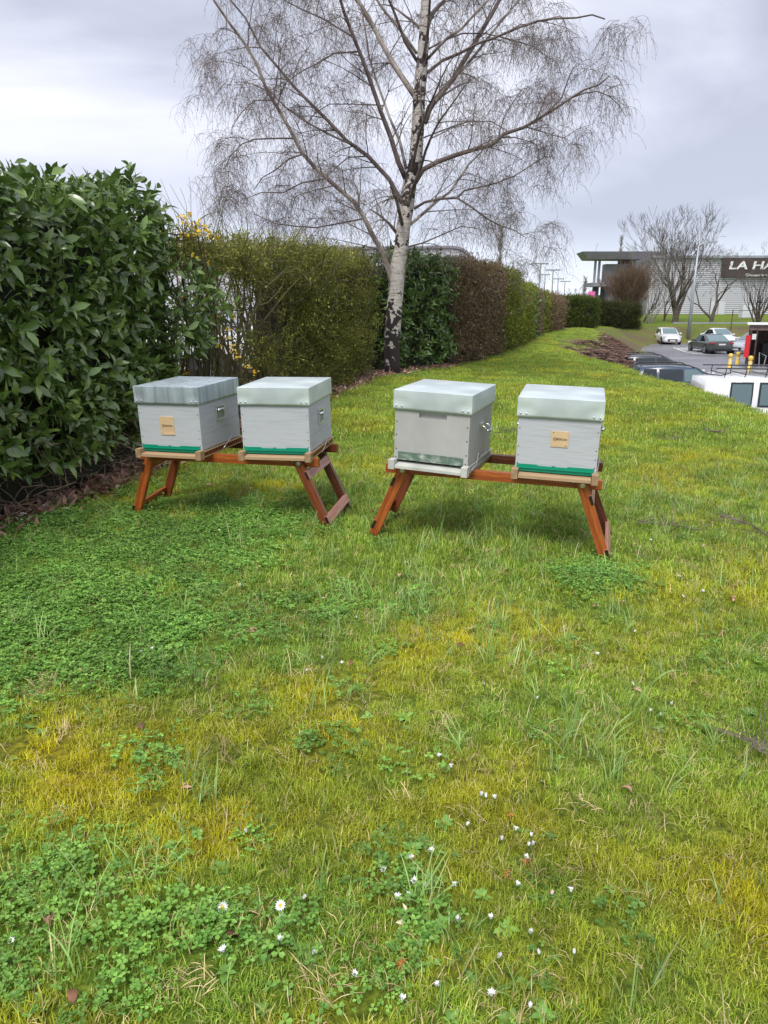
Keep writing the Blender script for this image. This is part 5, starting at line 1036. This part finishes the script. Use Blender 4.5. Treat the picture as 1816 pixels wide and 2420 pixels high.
# ================================================================ CARS
def car(label, cat, rear, yaw, L, Wd, H, mat, style='hatch', rails=False, glass='glass', name='parked_car', grp='cars in the car park'):
    """rear: ground point under the middle of the rear end; +x local is forward"""
    e = empty(name, rear, yaw, label, cat, grp); hw = Wd / 2; belt = .62 * H
    P = {'hatch': dict(xs=[0, .02, .10, .3, .55, .74, .86, .96, 1.], zt=[.50, .60, .64, .635, .62, .60, .56, .48, .38], rb=.03, rt=.12, ft=.50, fb=.74),
         'coupe': dict(xs=[0, .02, .10, .3, .55, .72, .86, .96, 1.], zt=[.60, .67, .68, .65, .63, .61, .56, .47, .36], rb=.13, rt=.36, ft=.52, fb=.73),
         'estate': dict(xs=[0, .02, .10, .3, .55, .72, .86, .96, 1.], zt=[.52, .62, .64, .635, .62, .61, .57, .48, .38], rb=.015, rt=.075, ft=.50, fb=.70),
         'van': dict(xs=[0, .01, .10, .3, .55, .74, .86, .96, 1.], zt=[.50, .55, .55, .55, .55, .53, .50, .42, .34], rb=.004, rt=.02, ft=.58, fb=.78)}[style]
    if style == 'van': belt = .55 * H
    V = []; Fc = []; xs = P['xs']; ws = [.84, .93, .98, 1, 1, .99, .97, .90, .72]; m = 9
    def wat(x): return np.interp(x, xs, ws) * hw
    for x, zt_, w in zip(xs, P['zt'], ws):
        zt_ *= H; w *= hw; zb_ = .16 if 0 < x < 1 else .24
        for (y, z) in ((-w * .86, zb_), (-w * .99, zb_ + .10), (-w, .36 * H), (-w * .975, zt_ - .05), (-w * .86, zt_ + .005)): V.append((x * L, y, z))
        for (y, z) in ((w * .86, zt_ + .005), (w * .975, zt_ - .05), (w, .36 * H), (w * .99, zb_ + .10), (w * .86, zb_)): V.append((x * L, y, z))
    n = len(xs); q = 10
    for i in range(n - 1):
        for k in range(q): a = i * q + k; b = i * q + (k + 1) % q; Fc.append((a, a + q, b + q, b))
    Fc.append(tuple(range(q))); Fc.append(tuple((n - 1) * q + k for k in reversed(range(q))))
    body = mesh_obj('body', V, Fc, mat, e, True); bv = body.modifiers.new('smooth', 'SUBSURF'); bv.levels = 1; bv.render_levels = 1
    # cabin
    rw = .76 if style != 'van' else .88; wb = .90; zr = H * .975; bz = belt - .03
    prof = [(P['rb'], bz), ((P['rb'] + P['rt']) / 2, (bz + zr) / 2 + .03), (P['rt'], zr - .02), ((P['rt'] + P['ft']) / 2, H), (P['ft'], zr - .02), ((P['ft'] + P['fb']) / 2, (bz + zr) / 2 + .02), (P['fb'], bz)]
    V = []; Fc = []
    def wside(x, z): t = min(1, max(0, (z - bz) / (zr - bz))); return wat(x) * (wb + (rw - wb) * t ** 1.2)
    for x, z in prof: w = wside(x, z); w0 = wat(x) * wb; V += [(x * L, -w0, bz - .02), (x * L, -w, max(bz, z - .04)), (x * L, -w * .9, z), (x * L, w * .9, z), (x * L, w, max(bz, z - .04)), (x * L, w0, bz - .02)]
    for i in range(len(prof) - 1):
        for k in range(5): a = i * 6 + k; Fc.append((a, a + 6, a + 7, a + 1))
    mesh_obj('cabin', V, Fc, mat, e, True)
    # glass: side panes, windscreen, rear window
    def edge_x(z, front): 
        t = (z - bz) / (zr - bz); return (P['fb'] + (P['ft'] - P['fb']) * t) if front else (P['rb'] + (P['rt'] - P['rb']) * t)
    z0, z1 = bz + .03, zr - .08
    if style == 'van': cuts = [(.165, .30), (.335, .50), (.53, .70)]; z0 = bz + .05
    elif style == 'coupe': cuts = [(.22, .43), (.445, .66)]
    elif style == 'estate': cuts = [(.075, .20), (.22, .405), (.42, .64)]
    else: cuts = [(.13, .36), (.375, .66)]
    for s in (-1, 1):
        for i, (c0, c1) in enumerate(cuts):
            xb0, xt0 = max(c0, edge_x(z0, False) + .03), max(c0, edge_x(z1, False) + .035); xb1, xt1 = min(c1, edge_x(z0, True) - .03), min(c1, edge_x(z1, True) - .02)
            pts = [(xb0, z0), (xb1, z0), ((xb1 + xt1) / 2 + .002, (z0 + z1) / 2), (xt1, z1), (xt0, z1), ((xb0 + xt0) / 2, (z0 + z1) / 2)]
            mesh_obj('side_window', [(x * L, s * (wside(x, z) + .012), z) for x, z in pts] + [(x * L, s * (wside(x, z) - .02), z) for x, z in pts], [(0, 1, 2, 3, 4, 5)] + [(i_, (i_ + 1) % 6, 6 + (i_ + 1) % 6, 6 + i_) for i_ in range(6)], M[glass] if i == len(cuts) - 1 and style != 'van' else M['glass'], e)
            if style == 'van':
                mxx = sum(p[0] for p in pts) / 6; mzz = sum(p[1] for p in pts) / 6; pt2 = [(mxx + (x - mxx) * .86, mzz + (z - mzz) * .84) for x, z in pts]
                mesh_obj('pane', [(x * L, s * (wside(x, z) + .018), z) for x, z in pt2], [(0, 1, 2, 3, 4, 5)], M['glass_pale'], [c_ for c_ in e.children if c_.name.startswith('side_window')][-1])
    for front, nm in ((True, 'windscreen'), (False, 'rear_window')):
        V = []; k = .012 if front else -.012
        if style == 'van' and not front:
            for s in (-1, 1): MB().box((-.012, s * .36, H * .72), (.03, .50, .38)).build('rear_window', M['glass'], e, .01)
            continue
        for z in (bz + .05, (bz + zr) / 2 + (.02 if front else .03), zr - .05):
            x = edge_x(z, front); x += (.006 if z > bz + .06 and z < zr - .06 else 0) * (1 if front else -1)
            for yy in (-.86, 0, .86): V.append((x * L + k, yy * wside(x, z), z + .028))
        mesh_obj(nm, V, [(0, 1, 4, 3), (1, 2, 5, 4), (3, 4, 7, 6), (4, 5, 8, 7)], M['glass_pale'] if style != 'van' else M['glass'], e)
    r = .31 if style != 'van' else .32
    for x in (.17, .80):
        for s in (-1, 1):
            w = wat(x); ar = MB().lathe((x * L, s * (w - .02), r + .02), [(r + .075, 0), (r + .07, s * .026)], 20, 'y').build('wheel_arch', M['black'], e)
            wl = MB().lathe((x * L, s * (w - .16), r), [(r * .9, 0), (r, s * .03), (r, s * .17), (r * .88, s * .195)], 20, 'y').build('wheel', M['tyre'], e, smooth=False); MB().lathe((x * L, s * (w + .037), r), [(r * .66, 0), (r * .6, s * .012), (r * .15, s * .004)], 14, 'y').build('rim', M['rim'], wl)
    for s in (-1, 1):
        MB().box((.955 * L, s * wat(.955) * .80, .50 * H * .98), (.16, .34, .12), Matrix.Rotation(-s * .35, 3, 'Z')).build('headlight', M['lamp_clear'], e, .02)
        MB().box((.012 * L, s * wat(.01) * .84, (.56 if style != 'van' else .53) * H), (.12, .30 if style != 'van' else .10, .13 if style != 'van' else .36)).build('tail_light', M['lamp_red'] if style != 'van' else M['black'], e, .02)
        MB().box((.66 * L, s * (wat(.66) + .10), belt + .05), (.12, .18, .13)).build('mirror', mat, e, .03)
    MB().box((L - .005, 0, .40), (.05, Wd * .48, .20)).build('grille', M['black'], e, .02); MB().box((L + .025, 0, .36), (.02, .50, .10)).build('number_plate', M['plate_white'], e)
    MB().box((-.02, 0, .30), (.05, Wd * .8, .16)).build('rear_bumper', M['black'], e, .02); MB().box((-.022, 0, .50 * H), (.02, .50, .11)).build('number_plate', M['plate_white'], e)
    if rails:
        for s in (-1, 1): y = s * hw * .70; MB().tube([((P['rt'] - .02) * L, y, zr - .02), ((P['rt'] + .03) * L, y, H + .055), (P['rt'] * L + .3 * L, y, H + .075), ((P['ft'] - .05) * L, y, H + .04), ((P['ft'] + .0) * L, y, zr - .03)], .022, 6).build('roof_rail', M['black'], e)
    return e
def pz(x, y): return float(park_z(np.array([x]), np.array([y]))[0])
def spot(px, Y): x = at(px, 800, Y).x; return Vector((x, Y, pz(x, Y)))
# white hatchback seen from the front, three quarter
c = spot(1605, 69.5); car('white hatchback facing the camera, parked alone left of the lamp post', 'car', c + Vector((-.35, 3.2, 0)), R(-97), 3.97, 1.74, 1.47, M['white_paint'], 'hatch', glass='glass_pale')
c = spot(1662, 58.5); car('dark grey coupe seen from behind, in front of another white car', 'car', c + Vector((.55, -2.2, 0)), R(89), 4.6, 1.92, 1.40, M['green_paint'], 'coupe', glass='glass_pale')
c = spot(1690, 67.5); car('white car half hidden behind the dark grey coupe', 'car', c + Vector((.6, 3.0, 0)), R(-88), 4.4, 1.8, 1.5, M['white_paint'], 'coupe', glass='glass')
c = spot(1742, 56.5); car('silver car partly hidden behind the brown kiosk', 'car', c + Vector((3.7, 2.3, 0)), R(212), 4.4, 1.8, 1.55, M['silver_paint'], 'hatch')
c = spot(1757, 65.); car('grey car beyond the silver one, mostly behind the kiosk', 'car', c + Vector((4., 1.5, 0)), R(205), 4.4, 1.8, 1.6, M['silver_paint'], 'estate')
c = spot(1456, 34.6); car('dark estate car with roof rails, farthest of the three below the bank', 'car', c + Vector((0, .6, 0)), R(-8), 4.6, 1.85, 1.53, M['dark_paint'], 'estate', True)
c = spot(1500, 29.6); car('slate blue estate car with roof rails, below the bank beside the van', 'car', c + Vector((0, .4, 0)), R(-9), 4.75, 1.85, 1.50, M['blue_paint'], 'estate', True, glass='glass_pale')
c = spot(1684, 21.0); VN = car('white van with black roof rack, nearest vehicle below the bank', 'van', c + Vector((0, .8, 0)), R(-7), 4.5, 1.82, 1.86, M['white_paint'], 'van', name='white_van')
rk = empty('roof_rack', VN.location, 0, 'black bar rack carried on the roof of the white van', 'roof rack'); rk.rotation_euler = VN.rotation_euler
for s in (-1, 1):
    b = MB(); y = s * .66; b.tube([(.35, y, 2.10), (4.2, y, 2.08)], .02, 6); b.build('side_bar', M['black'], rk)
    for k in range(7): MB().tube([(.62 + k * .55, y, 2.09), (.60 + k * .55, y, 1.92), (.60 + k * .55, y - s * .05, 1.86)], .014, 5).build('upright', M['black'], rk)
for k in range(7): MB().tube([(.62 + k * .55, -.66, 1.93), (.62 + k * .55, .66, 1.93)], .012, 5).build('cross_bar', M['black'], rk)
MB().tube([(.1, -.5, 1.93), (.5, -.64, 1.90), (.75, -.66, 1.98)], .014, 5).build('hook', M['black'], rk)
# vehicles glimpsed through the half bare hedge
e = car('white van glimpsed through the half bare hedge', 'van', Vector((-6.9, 14.2, .0)), R(4), 4.6, 1.9, 1.95, M['white_paint'], 'van', name='white_van', grp='vehicles behind the hedge')
e = car('silver car glimpsed through the hedge near the birch', 'car', Vector((-7.4, 22, .0)), R(20), 4.3, 1.8, 1.5, M['silver_paint'], 'hatch', grp='vehicles behind the hedge')
print('cars')
# ================================================================ DAISIES, DEAD LEAVES, TWIGS
def bud_parts(e, pink=False, s=1.):
    h = random.uniform(.028, .042) * s
    MB().tube([(0, 0, 0), (.003, .002, h * .6), (.004, .0, h)], [.0012, .001, .001], 5).build('stem', M['stem'], e)
    MB().lathe((.004, 0, h - .003), [(.0014, 0), (.0040, .002), (.0046, .0055)], 7).build('calyx', M['stem'], e, smooth=True)
    V = []; Fc = []; T = []; op = random.uniform(.05, .42); pl = random.uniform(.0085, .0125)
    for k in range(11): lv, lf = leaf_geo(pl * random.uniform(.85, 1.1), .0042, random.uniform(.2, .7) if op < .25 else -.1, .4, 3); place(V, Fc, T, lv, lf, Matrix.Translation((.004, 0, h + .001)) @ Matrix.Rotation(k * 6.283 / 11 + random.uniform(-.15, .15), 4, 'Z') @ Matrix.Translation((.0028, 0, 0)) @ Matrix.Rotation(-(math.pi / 2 - op * random.uniform(.6, 1.3)), 4, 'Y'), 0)
    bo = mesh_obj('petals', V, Fc, M['petal_pink'] if pink else M['petal'], e); bo['kind'] = 'stuff'; e.rotation_euler = (random.uniform(-.35, .35), random.uniform(-.35, .35), random.uniform(0, 6))
def open_daisy(label, px, py, tilt_):
    p = on_ground(px, py + 8); e = empty('daisy', p, 0, label, 'daisy', 'open daisies'); h = .035
    MB().tube([(0, 0, 0), (.0, .0, h)], [.0013, .001], 5).build('stem', M['stem'], e)
    d = MB().lathe((0, 0, 0), [(.0045, 0), (.004, .0025), (.001, .0035)], 10).build('disc', M['yolk'], e, smooth=True); d.location = (0, -.002, h); d.rotation_euler = tilt_
    V, Fc = leaf_geo(.0105, .0042, .1, .1, 2); pm = mesh_obj('petal', V, Fc, M['petal'], None, False, False).data
    for k in range(14): o = bpy.data.objects.new('petal', pm); link(o, d); o.rotation_euler = (0, random.uniform(-.2, .1), k * 6.283 / 14); o.location = (.003 * math.cos(k * 6.283 / 14), .003 * math.sin(k * 6.283 / 14), .0008)
open_daisy('fully open daisy with yellow centre by the crumpled brown leaf, bottom left', 529, 2164, (.75, .1, 0)); open_daisy('open daisy seen from the side, right of the fully open one', 665, 2160, (.45, -.2, 0))
C1 = [(312, 22), (343, 257), (202, 366), (138, 405), (28, 446), (138, 478), (218, 518), (306, 514), (144, 570), (66, 580), (336, 672), (470, 684), (489, 800), (265, 941), (75, 1005), (479, 1005), (432, 125), (459, 140), (504, 155), (563, 515), (571, 285), (522, 322), (640, 318), (644, 335), (628, 352), (597, 386)]
C2 = [(683, 816), (825, 823), (623, 1066), (804, 557), (710, 563), (640, 711)]
C3 = [(1266, 268), (1282, 270), (1160, 115), (1284, 355), (1289, 368), (1362, 328), (1075, 516), (937, 616), (1241, 818), (1143, 858), (1190, 872), (670, 803), (443, 734), (252, 1050), (120, 212)]
C4 = [(1058, 320), (625, 613), (676, 597), (1421, 641), (1492, 665), (1325, 693), (1566, 458)]
C5 = [(1294, 588), (1236, 677), (1247, 765), (1002, 824), (1348, 805), (1532, 900), (36, 778), (1087, 287)]
ORD = 'first second third fourth fifth sixth seventh eighth ninth tenth eleventh twelfth thirteenth fourteenth fifteenth sixteenth seventeenth eighteenth nineteenth twentieth twenty-first twenty-second twenty-third twenty-fourth twenty-fifth twenty-sixth'.split()
sets = [([(900 + x / 1.812, 1820 + y / 1.812) for x, y in C1], 'closed white daisy buds in the bottom centre cluster', 'daisy buds in the bottom centre cluster'),
        ([(900 + x / 1.812, 1820 + y / 1.812) for x, y in C2], 'few closed daisy buds right of the bottom cluster', 'daisy buds right of the cluster'),
        ([(900 + x / 1.812, 1220 + y / 1.812) for x, y in C3], 'small white daisy buds before the right stand', 'daisy buds before the right stand'),
        ([(x / 1.844, 1220 + y / 1.844) for x, y in C4], 'tiny white daisy buds before the left stand', 'daisy buds before the left stand'),
        ([(x / 1.844, 1820 + y / 1.844) for x, y in C5], 'closed daisy buds around the two open daisies', 'daisy buds at the bottom left')]
for pts, lab, grp in sets:
    for i, (px, py) in enumerate(pts):
        rk_ = sorted(range(len(pts)), key=lambda j: pts[j][0]).index(i); e = empty('daisy', on_ground(px, py + (10 if py > 1800 else 5)), random.random() * 6, ORD[rk_] + ' from the left of the ' + lab, 'daisy', grp); pk_ = grp.endswith('right of the cluster') and i == 4
        if pk_: e['label'] = 'closed pinkish daisy bud, the pinkest, right of the bottom cluster'
        bud_parts(e, pk_, .85 if py > 1800 else .8); e.scale = (1, 1, 1)
def dead_leaf(label, px, py, L, colr, rz, curl=.5):
    p = on_ground(px, py); V, Fc = leaf_geo(L, L * .5, curl, .7, 6); V = [(x - L / 2, y, z + .012 + .006 * math.sin(x * 90)) for x, y, z in V]
    o = mesh_obj('dead_leaf', V, Fc, noisy('dry_leaf', colr, tuple(c * 1.5 for c in colr), 30, .6), None, True); o.location = p + Vector((0, 0, .012)); o.rotation_euler = (random.uniform(-.3, .3), -.3, rz); sm = o.modifiers.new('thick', 'SOLIDIFY'); sm.thickness = .0008
    tag(o, label, 'leaf', 'dead leaves on the lawn')
dead_leaf('crumpled dark brown leaf standing up near the open daisy', 558, 2222, .055, (.17, .075, .05), .9, 1.2)
dead_leaf('tan folded leaf on the right half of the lawn', 1475, 1880, .035, (.42, .25, .16), 2.4)
dead_leaf('pale pinkish brown leaf under the left stand', 498, 1153, .075, (.38, .22, .15), .5)
dead_leaf('dark red brown leaf in the mossy patch at centre', 1090, 1536, .035, (.16, .05, .04), .2)
dead_leaf('small dark reddish leaf left of centre', 832, 1578, .03, (.18, .06, .05), 1.2)
dead_leaf('tan leaf standing in grass before the gap between stands', 945, 1368, .035, (.45, .28, .2), 1.5)
dead_leaf('dark brown crumpled leaf in the yellow moss at left', 332, 1728, .045, (.12, .06, .035), 2.)
dead_leaf('reddish leaf between the daisy clusters near the top left moss', 170, 2370, .04, (.2, .09, .05), 2.)
def orange_tuft(label, px, py, s):
    p = on_ground(px, py); mb = MB()
    for k in range(26): a = random.random() * 6.28; el = random.uniform(.1, 1.4); d = Vector((math.cos(a) * math.cos(el), math.sin(a) * math.cos(el), math.sin(el))); mb.tube([(0, 0, .01), tuple(Vector((0, 0, .01)) + d * s * .6), tuple(Vector((0, 0, .008)) + d * s + Vector((0, 0, -.003)))], [.0014, .001, .0005], 3, False)
    o = mb.build('dry_tuft', M['orange_tuft']); o.location = p; tag(o, label, 'dry tuft', 'small orange dry tufts')
orange_tuft('orange dry tuft at the bottom, left of the daisy leaves', 951, 2290, .018); orange_tuft('orange dry tuft below the five clustered daisy buds', 1195, 2072, .016); orange_tuft('orange dry tuft nearest below the bud cluster', 1243, 2045, .014); orange_tuft('faint orange dry tuft above the bud cluster', 1208, 1936, .013)
def fallen(label, pts, r):
    P3 = [on_ground(px, py) + Vector((0, 0, .03 + random.uniform(0, .02))) for px, py in pts]; o0 = P3[0]; mb = MB(); mb.tube([p - o0 for p in P3], [r * (1 - .6 * i / len(P3)) for i in range(len(P3))], 6, True)
    sm = MB()
    for k in range(16):
        i = random.randint(0, len(P3) - 2); p = P3[i].lerp(P3[i + 1], random.random()) - o0; d = Vector((random.uniform(-1, 1), random.uniform(-1, 1), random.uniform(-.05, .35))).normalized(); q = [p]
        for j in range(4): p = p + d * random.uniform(.03, .08); d = (d + Vector((random.uniform(-.4, .4), random.uniform(-.4, .4), -.05))).normalized(); q.append(p)
        sm.tube(q, [r * .45, r * .4, r * .32, r * .25, r * .2], 4, False)
    e = empty('fallen_branch', o0, 0, label, 'branch', 'fallen twigs on the lawn'); mb.build('stem', M['limb_dark'], e); sm.build('twiglets', M['limb_dark'], e)
fallen('long thin fallen branch reaching the right edge of the lawn', [(1700, 1235), (1745, 1246), (1780, 1258), (1816, 1285)], .006)
fallen('straight fallen twig left of the long branch', [(1505, 1243), (1560, 1252), (1614, 1261), (1650, 1268)], .005)
fallen('faint twiggy bundle lying in the grass, upper right', [(1555, 1040), (1590, 1046), (1640, 1036)], .004)
fallen('small upright twig on the lawn near the right edge', [(1665, 1027), (1684, 1029), (1700, 1032)], .006)
fallen('fallen twig with bent end at the lower right edge', [(1770, 1770), (1790, 1800), (1816, 1780)], .004)
fallen('thin twig showing between the two right hives', [(1170, 1032), (1200, 1028), (1222, 1022)], .004)
print('done', len(scene.objects))
